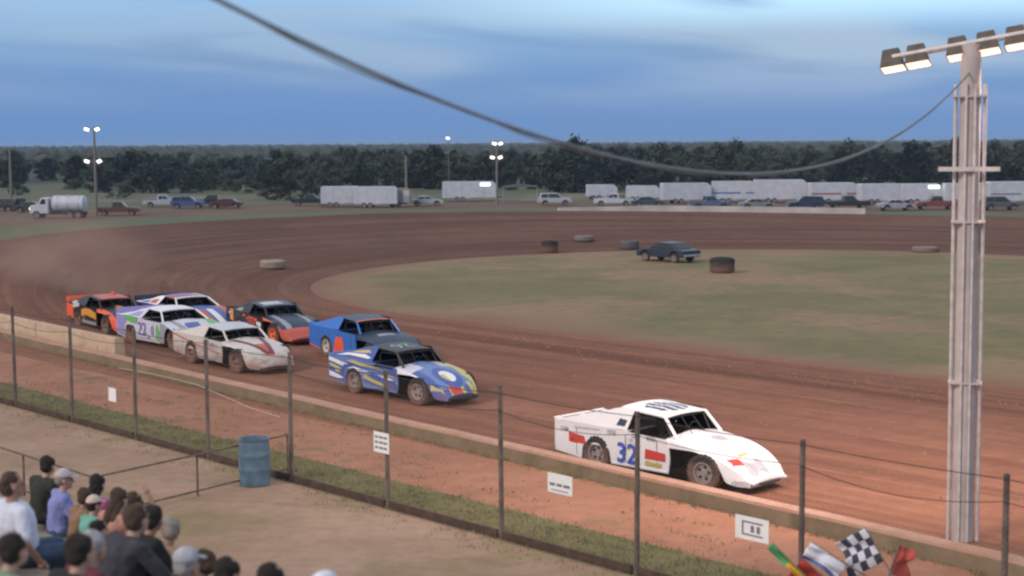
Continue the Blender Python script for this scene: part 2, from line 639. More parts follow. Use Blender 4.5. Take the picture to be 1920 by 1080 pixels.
def wheel(root, x, y, rad, wid, rimmat, steer=0.0, hubmat=None):
    """wheel part with the tyre mesh, rim a sub-part; faces outward along y"""
    sgn = 1 if y > 0 else -1
    ax = Vector((sin(steer) * -sgn, cos(steer) * sgn, 0)).normalized()
    o = Vector((x, y, rad))
    t = MB()
    h = wid / 2
    prof = [(rad * .55, -h * .8), (rad * .72, -h), (rad * .93, -h * .97), (rad, -h * .78), (rad, h * .78), (rad * .93, h * .97), (rad * .74, h), (rad * .56, h * .82)]
    t.lathe(prof, o, ax, 28)
    for k in range(22):   # tread blocks
        a = 2 * pi * k / 22
        a1 = ax.orthogonal().normalized(); a2 = ax.cross(a1)
        for q in (-.5, .5):
            c = o + ax * (q * h * .9) + (a1 * cos(a + q * .14) + a2 * sin(a + q * .14)) * (rad + .004)
            M = Matrix((ax, a1 * -sin(a) + a2 * cos(a), a1 * cos(a) + a2 * sin(a))).transposed()
            t.box(c, (h * .7, .055, .014), 0, M)
    wl = t.build('wheel', m_tyre, root, smooth=40)
    r = MB()
    R = rad * .57
    r.lathe([(R * .99, -h * .8), (R, h * .80), (R * 1.06, h * .88), (R * .93, h * .84), (R * .84, h * .45), (R * .45, h * .3), (R * .36, h * .48), (0.001, h * .5)], o, ax, 24)
    a1 = ax.orthogonal().normalized(); a2 = ax.cross(a1)
    for k in range(5):
        a = 2 * pi * k / 5
        c = o + ax * h * .38 + (a1 * cos(a) + a2 * sin(a)) * R * .6
        r.lathe([(.028, 0), (.028, .02), (.001, .02)], c, ax, 8, 1)
    r.build('rim', [rimmat, m_black], wl, smooth=35)
    return wl


MODIFIED = dict(hw=.80, xr=-2.46, xf=.58, zb=.20, deck=.91, door=.85, rear_ax=-1.30, front_ax=1.42, track_f=.725, track_r=.66, rad=.345,
                roof=(-.72, .34, 1.29, 1.22, .62), sail=[(-2.40, .92), (-1.85, 1.03), (-1.25, 1.16), (-.85, 1.265), (-.66, 1.29), (-.40, 1.275), (-.50, .91)],
                apil=(.70, .90), hood=[(.48, .77, .905, .855), (.95, .78, .86, .80), (1.42, .78, .765, .715), (1.80, .73, .64, .585), (2.12, .64, .47, .41), (2.34, .54, .31, .24)],
                skirt=[(.48, .70), (.9, .71), (1.25, .705), (1.55, .61), (1.78, .42), (1.90, .22), (2.34, .15)], spoiler=.06, rear_pillar_w=.60, tail=.0)
LOWROOF = dict(MODIFIED, roof=(-.72, .36, 1.20, 1.13, .63), deck=.86, door=.81, apil=(.74, .85), sail=[(-2.40, .87), (-1.85, .95), (-1.25, 1.08), (-.85, 1.175), (-.66, 1.20), (-.40, 1.185), (-.50, .86)],
               hood=[(.48, .77, .855, .81), (.95, .79, .815, .765), (1.42, .79, .74, .69), (1.80, .74, .62, .565), (2.12, .65, .46, .40), (2.34, .56, .30, .23)])
LATE = dict(hw=.95, xr=-2.38, xf=.72, zb=.16, deck=.90, door=.83, rear_ax=-1.32, front_ax=1.40, track_f=.78, track_r=.78, rad=.345,
            roof=(-.74, .26, 1.20, 1.16, .66), sail=[(-2.30, .91), (-1.8, .97), (-1.25, 1.06), (-.87, 1.17), (-.68, 1.20), (-.45, 1.19), (-.56, .89)],
            apil=(.72, .87), hood=[(.66, .93, .865, .835), (1.1, .945, .81, .77), (1.6, .95, .685, .635), (2.05, .95, .51, .45), (2.38, .93, .35, .28), (2.52, .90, .25, .19)],
            skirt=None, spoiler=.20, rear_pillar_w=.66, tail=.05)


def race_car(name, label, s, p, yaw, K, C, group, z=0.0, cat='race car', steer=0.0):
    """K: body dimensions; C: colours and livery. x forward, y left, z up."""
    root = thing(name, label, cat, sp(s, p, z), HEAD + yaw, group)
    mats = C['mats']                         # shared slot list: 0 = main body colour
    hw, xr, xf, zb = K['hw'], K['xr'], K['xf'], K['zb']
    ra, fa, rad = K['rear_ax'], K['front_ax'], K['rad']
    A = rad + .04
    arch = [(ra + A * cos(t), rad - .03 + A * sin(t)) for t in [pi - pi * i / 14 for i in range(15)]]
    at = C.get('arch_top', .60)
    arch = [(x, max(z if z < at else at + (z - at) * .15, zb)) for x, z in arch]
    poly = [(xr, zb + .08), (arch[0][0] - .02, zb)] + arch + [(arch[-1][0] + .02, zb), (xf - .02, zb), (xf + .03, zb + .28), (xf - .01, K['door'] - .02), (xf - .1, K['door']),
            (-.3, K['door'] + .025), (-.95, K['deck']), (xr + .3, K['deck'] + .01), (xr, K['deck'] - .02 + K['tail'])]

    def side_y(x, z):                        # panels lean in a little towards the sill and the tail
        return hw - .05 * max(0, (.55 - z)) - .04 * max(0, (-1.4 - x))
    for sg in (-1, 1):
        b = MB()
        b.prism(poly, lambda x, z: Vector((x, sg * side_y(x, z), z)), lambda x, z: Vector((x, sg * (side_y(x, z) - .03), z)), 0, len(mats))
        for xs in (xr + .62, -.52, .28):
            b.sheet([(xs, zb + .06), (xs + .012, zb + .06), (xs + .012, K['deck'] - .09), (xs, K['deck'] - .09)], lambda x, z: Vector((x, sg * (side_y(x, z) + .0035), z)), len(mats))
        rs = random.Random(len(label) + 3)
        for _ in range(C.get('marks', 0)):
            mx, mz = rs.uniform(xr + .1, xf - .3), rs.choice((zb + .1, zb + .2, K['deck'] - .12, K['deck'] - .2, .5))
            mw, mh, sk = rs.uniform(.08, .26), rs.uniform(.035, .09), rs.uniform(-.03, .05)
            if (mx + mw / 2 - ra) ** 2 + (mz - rad) ** 2 < .55 ** 2: continue
            b.sheet([(mx, mz), (mx + mw, mz - .01), (mx + mw + sk, mz + mh), (mx + sk, mz + mh)], lambda x, z: Vector((x, sg * (side_y(x, z) + .0045), z)), rs.choice(C['mark_mi']))
        for mi, pl in C.get('side', []):
            b.sheet(pl, lambda x, z: Vector((x, sg * (side_y(x, z) + .005), z)), mi)
        for n_, (mi, txt, x0, z0, size) in enumerate(C.get('side_text', [])):
            b.text(txt, lambda a, c: Vector((x0 - sg * a * 1.0, sg * (side_y(x0, z0) + .009 + .002 * n_), z0 + c)), size, mi)
        # rub rail along the sill
        b.tube([(arch[-1][0] + .05, sg * (hw - .02), zb + .03), (xf - .03, sg * (hw - .02), zb + .03)], .02, 6, C.get('rail', 0))
        b.build('side_panel', mats + [m_dark], root, smooth=30)
        # sail panel leaning in to the roof
        rw = K['roof'][4]
        zt = K['roof'][2]

        def sail_y(x, z):
            t = (z - K['deck']) / (zt - K['deck'])
            return (hw - .015) * (1 - t) + (rw + .005) * t
        b = MB()
        b.prism(K['sail'], lambda x, z: Vector((x, sg * sail_y(x, z), z)), lambda x, z: Vector((x, sg * (sail_y(x, z) - .022), z)), C.get('sail_mi', 0), len(mats))
        for mi, pl in C.get('sail', []):
            b.sheet(pl, lambda x, z: Vector((x, sg * (sail_y(x, z) + .005), z)), mi)
        b.build('sail_panel', mats + [m_dark], root, smooth=30)
    b = MB()
    b.grid(lambda u, v: (lambda bx, tx, zb_, zt_: Vector((bx + (tx - bx) * v, (hw - .05) * (1 - v) + (rw - .04) * v, zb_ + (zt_ - zb_) * v)))(-.5 + 1.1 * u, -.42 + .68 * u, K['deck'] - .05, K['roof'][2] - .02), 12, 8)
    b.build('window_net', m_dark, root)
    b = MB()
    b.grid(lambda u, v: Vector((K['roof'][0] + .04 - 1.0 * u, (2 * v - 1) * (rw - .04 + .08 * u), K['roof'][2] - .03 - (K['roof'][2] - K['deck'] - .02) * u)), 4, 4)
    b.build('rear_screen', C.get('rear_screen', m_dark), root)
    # rear deck, tail panel
    b = MB()
    b.box(((xr - .5) / 2, 0, K['deck'] - .02), (-.5 - xr, 2 * hw - .07, .02))
    b.box((xr + .012, 0, (zb + .16 + K['deck']) / 2 - .02), (.022, 2 * hw - .08, K['deck'] - zb - .2), C.get('tail_mi', 0))
    b.build('rear_deck', mats, root)
    b = MB()
    sx = xr - .02
    b.box((sx, 0, K['deck'] + K['spoiler'] / 2), (.02, 2 * hw - .1, K['spoiler']), C.get('spoiler_mi', 0), Matrix.Rotation(radians(-22), 3, 'Y'))
    for yy in (-hw + .12, 0, hw - .12):
        b.box((sx + .09, yy, K['deck'] + K['spoiler'] * .35), (.16, .012, K['spoiler'] * .7), C.get('spoiler_mi', 0))
    b.build('spoiler', mats, root)
    # roof: crowned skin with an underside, livery picked per face
    x0, x1, za, zf, rw = K['roof']

    def roof_pt(u, v, dz=0.0):
        x = x0 + (x1 - x0) * u
        y = rw * (2 * v - 1)
        t = min(1.0, u / .3)
        zz = za + (zf - za) * u + .035 * (1 - (2 * v - 1) ** 2) + dz - .05 * max(0, (u - .9)) * 10 * .2
        return Vector((x, y * (1 - .06 * (1 - t)), zz))
    b = MB()
    rf = C.get('roof', lambda x, y: 0)
    b.grid(lambda u, v: roof_pt(u, v), 44, 36, lambda u, v: rf(x0 + (x1 - x0) * u, rw * (2 * v - 1)))
    b.grid(lambda u, v: roof_pt(u, v, -.028), 6, 6, None, C.get('under_mi', 0))
    for u in (0, 1):
        b.grid(lambda q, v: roof_pt(u, v, -.028 * q), 1, 8, None, C.get('roof_edge', rf(x0 + .05 + u * (x1 - x0 - .1), 0)))
    for v in (0, 1):
        b.grid(lambda q, u: roof_pt(u, v, -.028 * q), 1, 8, None, C.get('roof_edge', rf(0, rw * (2 * v - 1) * .97)))
    for mi, txt, tx, ty, size, rot in C.get('roof_text', []):
        cr_, sr_ = cos(rot), sin(rot)

        def rm(a, c):
            x = tx + a * cr_ - c * sr_
            y = ty + a * sr_ + c * cr_
            q = roof_pt((x - x0) / (x1 - x0), (y / rw + 1) / 2, .006)
            return q
        b.text(txt, rm, size, mi)
    b.build('roof', mats, root, smooth=40)
    # pillars and screen bars
    ax, az = K['apil']
    b = MB()
    for sg in (-1, 1):
        b.tube([(ax, sg * (hw - .13), az - .04), (x1 - .02, sg * (rw - .03), zf - .02)], .032, 6, C.get('pillar', 0))
    for yy in (-.08, .08):
        b.tube([(ax - .02, yy * 2.4, az), (x1 - .03, yy * 2, zf)], .008, 5, len(mats))
    b.build('windscreen_pillars', mats + [m_black], root)
    # hood and nose
    H = K['hood']
    hx0, hx1 = H[0][0], H[-1][0]

    def skirt(x):
        if K['skirt']: return interp(K['skirt'], x, 1)
        dx = abs(x - fa)
        zz = zb + .02
        if dx < A: zz = max(zz, rad + sqrt(A * A - dx * dx))
        return zz
    nv, drop = 44, 8
    hf = C.get('hood', lambda x, y: 0)
    NU = 104

    def hood_pt(u, k):
        x = hx0 + (hx1 - hx0) * u
        w_, zc, ze = interp(H, x, 1), interp(H, x, 2), interp(H, x, 3)
        if k < drop or k > drop + nv:
            t = (drop - k) / drop if k < drop else (k - drop - nv) / drop
            sg = -1 if k < drop else 1
            zz = ze - .01 * t - t * max(0, ze - .012 - skirt(x))
            return Vector((x, sg * (w_ + .02 * sin(pi * t * .5)), zz))
        v = (k - drop) / nv * 2 - 1
        # shallow power bulge down the middle
        bul = .035 * math.exp(-(v / .38) ** 2) * max(0, 1 - u * 1.1)
        return Vector((x, w_ * v, ze + (zc - ze) * (1 - abs(v) ** 2.6) + bul))
    b = MB()
    tot = nv + 2 * drop
    b.grid(lambda u, v: hood_pt(u, round(v * tot)), NU, tot,
           lambda u, v: (C['fender'](hood_pt(u, v * tot).x, hood_pt(u, v * tot).z) if (v * tot < drop or v * tot > drop + nv) and 'fender' in C
                         else hf(hood_pt(u, v * tot).x, hood_pt(u, v * tot).y)))
    # front face of the nose, rolled under
    wn = H[-1][1]

    def nose_pt(u, v):
        y = wn * (2 * v - 1)
        q = hood_pt(1, drop + v * nv)
        zlow = .13
        return Vector((q.x + .05 * sin(pi * min(1, u * 1.2)) - .06 * u, y, q.z + (zlow - q.z) * u))
    b.grid(nose_pt, 5, 20, lambda u, v: C.get('nose_mi', 0))
    for mi, txt, tx, ty, size, rot in C.get('hood_text', []):
        def hm(a, c):
            x = tx + a * cos(rot) - c * sin(rot); y = ty + a * sin(rot) + c * cos(rot)
            u = (x - hx0) / (hx1 - hx0)
            w_ = interp(H, x, 1)
            return hood_pt(u, drop + (y / w_ + 1) / 2 * nv) + Vector((.003, 0, .012))
        b.text(txt, hm, size, mi)
    b.build('hood', mats, root, smooth=35)
    # tub, firewall, engine, chassis (dark)
    b = MB()
    b.box((-.75, 0, .40), (2.5, 2 * hw - .30, .32))
    b.box((-.60, 0, .70), (.04, 2 * hw - .12, .42))
    b.box((.46, 0, .58), (.04, 2 * hw - .12, .60))
    b.box((.05, 0, .72), (.70, 2 * hw - .1, .05))
    b.box((1.05, 0, .46), (1.1, .62, .46))
    b.tube([(1.0, -.40, .42), (1.9, -.40, .30)], .03, 6); b.tube([(1.0, .40, .42), (1.9, .40, .30)], .03, 6)
    b.tube([(fa, -K['track_f'] + .05, rad), (fa, K['track_f'] - .05, rad)], .035, 6)
    b.tube([(ra, -K['track_r'] + .05, rad), (ra, K['track_r'] - .05, rad)], .05, 6)
    b.build('chassis', m_dark, root)
    b = MB()
    b.box((-.36, .28, .84), (.12, .46, .62), 0, Matrix.Rotation(radians(-12), 3, 'Y'))
    b.box((-.12, .28, .62), (.48, .44, .10))
    b.box((-.41, .28, 1.06), (.10, .28, .14))
    b.build('seat', C.get('seat', m_black), root, bevel=.03)
    b = MB()
    for sg in (-1, 1):
        yb, yt = sg * (hw - .2), sg * (rw - .07)
        b.tube([(-.46, yb, .5), (-.42, yt, zf - .07), (x1 - .05, yt, zf - .05), (.5, sg * (hw - .18), .80)], .024, 6)
        b.tube([(-.42, yt, zf - .09), (-1.75, sg * (hw - .25), .86)], .022, 6)
        b.tube([(-.7, yb, .84), (.5, yb, .80)], .022, 6)
    b.tube([(-.42, -rw + .07, zf - .07), (-.42, rw - .07, zf - .07)], .024, 6)
    b.tube([(x1 - .05, -rw + .07, zf - .05), (x1 - .05, rw - .07, zf - .05)], .024, 6)
    b.build('roll_cage', C.get('cage', m_black), root)
    b = MB()
    q = [(.32, .28 + .17 * cos(t), .90 + .15 * sin(t)) for t in [2 * pi * i / 16 for i in range(17)]]
    b.tube(q, .014, 5); b.tube([(.32, .28, .90), (.46, .28, .80)], .016, 5)
    b.build('steering_wheel', m_black, root)
    b = MB()
    nw = wn * .75
    b.tube([(hx1 - .4, -nw * .6, .24), (hx1 + .03, -nw * .75, .20), (hx1 + .06, -nw * .6, .20), (hx1 + .06, nw * .6, .20), (hx1 + .03, nw * .75, .20), (hx1 - .4, nw * .6, .24)], .022, 6)
    b.build('front_bumper', m_black, root)
    b = MB()
    b.tube([(xr + .2, -.5, .36), (xr - .08, -.55, .36), (xr - .08, .55, .36), (xr + .2, .5, .36)], .024, 6)
    b.tube([(xr + .2, -.5, .54), (xr - .08, -.55, .54), (xr - .08, .55, .54), (xr + .2, .5, .54)], .024, 6)
    b.build('rear_bumper', m_black, root)
    wf, wr = .25, .30
    for sg in (-1, 1):
        wheel(root, fa, sg * K['track_f'], rad, wf, C['rim'], steer if sg < 0 else steer)
        wheel(root, ra, sg * K['track_r'], rad, wr, C['rim'])
    if C.get('fin'):
        b = MB(); b.box((-.6, .3, zf + .09), (.26, .10, .12), C['fin']); b.build('roof_fin', mats, root)
    return root


# colours
p_white = paint('gleaming_white_paint', (.84, .83, .85), .10)
p_dustywhite = paint('dusty_white_paint', (.66, .60, .56), .58)
p_silver = mat('silver_roof_paint', (.55, .57, .60), .35)
p_lav = paint('lavender_paint', (.36, .30, .62), .22)
p_lite = paint('pale_lilac_white_paint', (.66, .64, .74), .22)
p_green = paint('lime_green_paint', (.16, .50, .14), .12)
p_purple = paint('violet_paint', (.20, .13, .50), .12)
p_blue = paint('bright_blue_paint', (.04, .17, .58), .10)
p_royal = paint('royal_blue_paint', (.075, .12, .40), .38)
p_navy = paint('navy_paint', (.022, .045, .085), .18)
p_orange = paint('fluorescent_orange_paint', (.90, .13, .05), .10)
p_amber = paint('amber_paint', (.75, .33, .04), .18)
p_black = paint('black_paint', (.020, .021, .024), .30)
p_red = paint('red_paint', (.60, .06, .045), .18)
p_salmon = paint('dusty_red_paint', (.56, .11, .08), .2)
p_maroon = paint('maroon_paint', (.19, .03, .035), .25)
p_yellow = paint('pale_yellow_paint', (.60, .52, .17), .36)
p_sky = paint('sky_blue_paint', (.16, .25, .50), .30)
p_paleg = paint('pale_green_lettering', (.35, .45, .40), .10)
p_grey = paint('grey_paint', (.32, .33, .36), .25)
r_white = mat('white_rim', (.62, .60, .55), .5)
r_steel = paint('dusty_steel_rim', (.36, .33, .33), .45)
r_orange = mat('orange_rim', (.90, .16, .06), .5)
r_clay = paint('clay_caked_rim', (.24, .13, .11), .6)

GRP = 'race cars coming out of the turn'

# A: white modified nearest the wall at the lower right
def roofA(x, y):
    q = ((x + .18) / .40) ** 2 + ((y - .05) / .46) ** 2
    if q < 1 and (int((y + 2) / .075 + .5 * sin(x * 9)) % 3 != 0): return 6
    return 0
race_car('race_car', 'all white race car with a blue door number, ahead of the other cars', -21.15, 22.95, radians(3), dict(MODIFIED, roof=(-.78, .36, 1.33, 1.26, .64), spoiler=.04, sail=[(-2.40, .92), (-1.85, 1.04), (-1.25, 1.18), (-.9, 1.29), (-.70, 1.33), (-.40, 1.31), (-.50, .91)]), dict(
    mats=[p_white, paint('vivid_blue_paint', (.05, .11, .50), .1), p_red, p_yellow, mat('pale_grey_vinyl', (.50, .50, .54), .5), p_black, p_navy], rim=r_steel, arch_top=.50,
    side=[(2, [(-2.05, .50), (-1.55, .50), (-1.62, .66), (-2.05, .70)]), (2, [(-.02, .42), (.50, .42), (.50, .58), (.0, .62)]),
          (3, [(-.02, .28), (.40, .28), (.42, .37), (.0, .38)]), (4, [(-1.9, .80), (-1.2, .83), (-1.2, .855), (-1.9, .835)])],
    side_text=[(1, '32', -.49, .44, .54), (1, '32', -.47, .44, .54), (1, '32', -.48, .455, .54), (1, '32', -.48, .425, .54)],
    sail=[(6, [(-.78, .98), (-.56, .98), (-.52, 1.10), (-.72, 1.12)])],
    roof=roofA, hood=lambda x, y: 4 if ((x - 1.1) / .16) ** 2 + ((y - .1) / .2) ** 2 < 1 else (2 if abs(x - 1.92 - .25 * (y + .46)) < .09 and abs(y + .46) < .13 else (4 if abs(x - 2.12) < .13 + .04 * sin(y * 17) and abs(y + .12) < .26 else (3 if abs(x - 1.80) < .04 and abs(y + .1) < .14 else 0))),
    fender=lambda x, z: 4 if z < .26 and x > 2.0 else 0, marks=16, mark_mi=[4, 2, 4, 6], under_mi=5, pillar=0, nose_mi=0), GRP, steer=radians(6))

# B: blue, white and yellow modified with a black numbered roof
def hoodB(x, y):
    q = ((x - 1.62) / .46) ** 2 + (y / .36) ** 2
    if q < .30: return 2 if y > -.06 or x < 1.55 else 3
    if q < 1: return 1
    if y > .50 - .04 * sin(x * 9): return 3
    if x > 1.98 + .08 * sin(y * 11): return 8 if abs(y + .12) < .16 else (3 if sin(y * 19) > .2 else 1)
    if x < .95 + .25 * abs(y) and abs(y) > .30: return 5
    if y < -.52: return 1
    return 0


race_car('race_car', 'blue, white and yellow streaked race car with a black roof bearing a pale green number', -32.6, 25.3, radians(0), dict(MODIFIED, hood=[(.48, .77, .905, .855), (.95, .78, .86, .80), (1.42, .77, .755, .705), (1.76, .69, .63, .575), (2.05, .58, .46, .40), (2.24, .47, .31, .24)]), dict(
    mats=[p_sky, p_royal, p_white, p_yellow, p_black, p_lite, p_paleg, p_navy, p_red], rim=r_steel, marks=12, mark_mi=[3, 2, 1, 5],
    side=[(1, [(-2.44, .30), (-1.72, .26), (-1.70, .62), (-1.3, .72), (-.4, .70), (.55, .62), (.56, .80), (-.4, .84), (-1.4, .80), (-2.44, .74)]),
          (1, [(-.88, .36), (-.1, .28), (.54, .24), (.55, .52), (.1, .50), (-.5, .62)]),
          (2, [(-2.44, .78), (-1.8, .68), (-1.0, .60), (-.5, .62), (-1.1, .70), (-1.9, .80), (-2.44, .88)]), (2, [(-.25, .60), (.2, .50), (.57, .44), (.57, .50), (.2, .57)]),
          (3, [(-2.40, .64), (-2.0, .56), (-1.74, .58), (-2.0, .65), (-2.42, .72)]), (3, [(-1.6, .84), (-1.0, .76), (-.3, .74), (.1, .70), (-.2, .79), (-.9, .83), (-1.3, .89)]),
          (3, [(-.88, .46), (-.4, .36), (.15, .30), (-.05, .40), (-.45, .47), (-.8, .56)]), (2, [(-2.44, .36), (-2.0, .33), (-1.74, .36), (-2.0, .43), (-2.44, .50)]), (3, [(-.15, .66), (.3, .60), (.55, .60), (.3, .66)]),
          (4, [(-.46, .815), (.44, .80), (.44, .845), (-.3, .868)])],
    sail_mi=1, sail=[(2, [(-2.1, .95), (-1.5, 1.0), (-.7, .97), (-.56, 1.0), (-.85, 1.07), (-1.6, 1.05)]), (3, [(-1.5, 1.07), (-.9, 1.10), (-.6, 1.13), (-.75, 1.19), (-1.1, 1.15)])],
    roof=lambda x, y: 4, roof_text=[(6, '26', -.20, -.02, .66, -pi / 2)], hood=hoodB, fender=lambda x, z: 2 if z > .70 else (1 if x < 1.8 else (3 if z > .40 else 1)), under_mi=4, pillar=4, nose_mi=7), GRP, steer=radians(4))

# C: bright blue modified with orange number block
race_car('race_car', 'bright blue race car with a navy roof and a fluorescent orange block on its door', -39.0, 28.8, radians(-7), MODIFIED, dict(
    mats=[p_blue, p_orange, p_navy, p_black, p_grey], rim=r_white,
    side=[(1, [(-.80, .27), (-.16, .25), (-.16, .58), (-.26, .70), (-.60, .70), (-.70, .58)]), (1, [(-2.45, .285), (-1.75, .215), (-1.75, .25), (-2.45, .33)])],
    roof=lambda x, y: 1 if x > .26 else 2, roof_edge=2, hood=lambda x, y: 4 if .95 < x < 1.15 and abs(y) < .3 else 2, fender=lambda x, z: 2, under_mi=3, pillar=0, nose_mi=2, rail=1, tail_mi=0), GRP)

# D: dusty white modified, maroon V on the hood
def hoodD(x, y):
    if abs(abs(y) - (x - 1.0) * -.28 - .34) < .085 and .6 < x < 2.0: return 1
    if abs(y) < .14 and 1.35 < x < 2.05: return 2
    return 0
race_car('race_car', 'dusty white race car with a silver roof and a maroon V on its hood', -40.7, 25.15, radians(-2), LOWROOF, dict(
    mats=[p_dustywhite, p_maroon, p_salmon, p_grey, p_black, p_silver], rim=r_clay, arch_top=.40, marks=7, mark_mi=[3, 2, 3],
    side=[(2, [(-2.45, .80), (-1.0, .60), (.5, .44), (.5, .47), (-1.0, .64), (-2.45, .84)]), (3, [(.1, .30), (.54, .28), (.54, .33), (.1, .34)])],
    side_text=[(3, '27R', -.02, .65, .26)],
    roof=lambda x, y: 5, hood=hoodD, under_mi=4, pillar=0, nose_mi=0), GRP, steer=radians(5))

# E: white, lavender and green late model
def hoodE(x, y):
    if abs(y - .15 * sin(x * 3)) < .26 and 1.15 < x < 2.0: return 4
    if y > .45 + .2 * (1.6 - x): return 2
    if abs(y + .55) < .10 and x < 1.6: return 5
    return 0
race_car('race_car', 'white roofed race car with a lavender tail, green swoosh and violet 22', -46.5, 26.45, radians(-1), LATE, dict(
    mats=[p_lite, p_lav, p_green, p_purple, p_royal, p_grey, p_white, p_black], rim=r_clay, marks=12, mark_mi=[5, 1, 3],
    side=[(1, [(-2.38, .27), (-1.78, .20), (-1.75, .55), (-1.5, .78), (-2.0, .90), (-2.38, .93)]), (2, [(-2.0, .90), (-1.3, .70), (-.9, .70), (-.78, .90), (-1.4, .93)]),
          (2, [(.42, .20), (.66, .20), (.70, .55), (.52, .80), (.44, .60)]), (5, [(-.85, .18), (.40, .18), (.40, .235), (-.85, .26)])],
    side_text=[(3, '22', -.50, .52, .62), (3, '0', .20, .52, .42)],
    sail=[(1, [(-1.5, .93), (-.72, .93), (-.68, 1.10), (-1.0, 1.07)])],
    roof=lambda x, y: 6, hood=hoodE, fender=lambda x, z: 2 if x > 2.0 else 5, under_mi=7, pillar=6, nose_mi=4, spoiler_mi=1), GRP)

# F: blue and red late model
def hoodF(x, y):
    if abs(y) > .60: return 1
    if abs(y - .12) < .12 and x > 1.2: return 2
    if x > 1.2 and abs(y + .32) < .20: return 1
    return 4
race_car('race_car', 'blue and red race car half hidden behind the car numbered 22', -50.0, 29.0, radians(-2), LATE, dict(
    mats=[p_navy, p_salmon, p_white, p_sky, p_royal, p_black], rim=r_clay, sail_mi=2,
    side=[(4, [(-2.3, .5), (-.8, .5), (-.8, .86), (-2.3, .88)])],
    sail=[(4, [(-1.9, .925), (-1.3, .925), (-1.2, 1.03), (-1.7, .96)]), (1, [(-1.2, .93), (-.72, .93), (-.68, 1.09), (-1.1, 1.05)])],
    roof=lambda x, y: 2 if y > .50 or x > .17 else (1 if (x > -.05 or -.5 < x < -.28) else 4), roof_text=[(2, '1', -.25, .25, .5, -pi / 2)], hood=hoodF, fender=lambda x, z: 1, under_mi=5, pillar=2, nose_mi=1), GRP)

# G: black modified with orange wheels
race_car('race_car', 'black race car with orange wheels and an orange number plate on its door', -45.5, 29.75, radians(-8), LOWROOF, dict(
    mats=[p_black, p_orange, p_amber, p_grey, p_white, p_salmon, p_navy], rim=r_orange, marks=30, mark_mi=[1, 4, 1, 2],
    side=[(5, [(-.62, .27), (-.02, .26), (.0, .74), (-.58, .78)]), (2, [(-2.1, .52), (-1.82, .50), (-1.80, .88), (-2.1, .90)]), (4, [(.10, .50), (.46, .48), (.46, .62), (.10, .64)]), (3, [(.12, .32), (.5, .30), (.5, .38), (.12, .40)])],
    side_text=[(0, '57', -.32, .52, .42)],
    sail=[(3, [(-1.6, .89), (-1.1, .89), (-1.05, 1.02), (-1.4, .97)])],
    roof=lambda x, y: 4 if (abs(y + .1) < .36 and abs(x + .18) < .28 and int((x + 3) / .07) % 3) else 6,
    hood=lambda x, y: 5 if x > 1.95 else (3 if abs(abs(y) - .45) < .1 else 6), fender=lambda x, z: 1 if z > .62 else 5, under_mi=0, pillar=0, nose_mi=5, cage=m_black), GRP, steer=radians(5))

# H: black modified, orange tail
race_car('race_car', 'black race car with a fluorescent orange tail and an amber panel on its side', -51.9, 27.0, radians(-6), dict(LOWROOF, spoiler=.20), dict(
    mats=[p_black, p_orange, p_amber, p_salmon, p_dustywhite, p_grey], rim=r_clay, tail_mi=1, spoiler_mi=1,
    side=[(1, [(-2.45, .34), (-1.74, .30), (-1.68, .80), (-2.45, .86)]), (4, [(-1.70, .70), (-1.05, .80), (-1.05, .92), (-1.72, .92)]), (2, [(-.88, .46), (-.5, .53), (0, .53), (.52, .43), (.52, .67), (0, .78), (-.5, .78), (-.88, .70)]),
          (5, [(-.85, .22), (.5, .22), (.5, .34), (-.85, .36)])],
    sail=[(4, [(-1.9, .885), (-1.4, .885), (-1.35, 1.0), (-1.7, .94)])],
    roof=lambda x, y: 3 if (abs(y) < .48 and x > -.62) else 0, hood=lambda x, y: 1 if abs(y) > .58 or x > 2.1 else (2 if abs(y) < .1 else 0), fender=lambda x, z: 1, under_mi=0, marks=10, mark_mi=[1, 4, 2], pillar=0, fin=1), GRP)


# ------------------------------------------------------------------ trackside: walls, fence, barrier
m_wallside = ground_mat('mossy_concrete', (.215, .165, .105), (.28, .21, .14), .9, patch=(.15, .14, .08), patch_k=(.5, .7), patch_scale=.8, fine=4, bumpd=.01)
m_walltop = ground_mat('pale_concrete_cap', (.48, .28, .20), (.56, .34, .26), 1.2, fine=5, bumpd=.01)  # cap tone set paler and pinker than the wall side
m_cream = ground_mat('cream_concrete', (.55, .40, .28), (.62, .47, .34), .8, patch=(.36, .22, .15), patch_k=(.57, .7), patch_scale=1.4, fine=4, bumpd=.01)

root = thing('guard_wall', 'long low mossy concrete wall with a pale top running along the near edge of the track', 'wall', sp(-20, 22.1))
inv = root.matrix_basis.inverted() if False else None


def add_world(mb, name, mats, root, **kw):
    """build a mesh given in world coordinates as a child of an unrotated root"""
    off = Vector(root.location)
    mb.v = [tuple(Vector(q) - off) for q in mb.v]
    return mb.build(name, mats, root, **kw)


def wp(s): return 21.15 + .046 * (-17 - s)


def wallstrip(p0, p1, s0, s1, z0, z1, step=2.5, wob=.0, top_in=0.0):
    mb = MB()
    n = int(abs(s1 - s0) / step)
    ring_ = []
    for i in range(n + 1):
        s = s0 + (s1 - s0) * i / n
        d = wob * (sin(s * .7) + .6 * sin(s * 1.9 + 1))
        w0 = wp(s); pts = [sp(s, w0 + p0, z0), sp(s, w0 + p0 + top_in, z1 + d), sp(s, w0 + p1 - top_in, z1 + d), sp(s, w0 + p1, z0)]
        mb.v += [tuple(q) for q in pts]
    for i in range(n):
        a = i * 4
        for k in range(3):
            mb.f.append((a + k, a + k + 1, a + k + 5, a + k + 4)); mb.m.append(0)
    mb.f.append((0, 1, 2, 3)); mb.m.append(0)
    mb.f.append((n * 4 + 3, n * 4 + 2, n * 4 + 1, n * 4)); mb.m.append(0)
    return mb


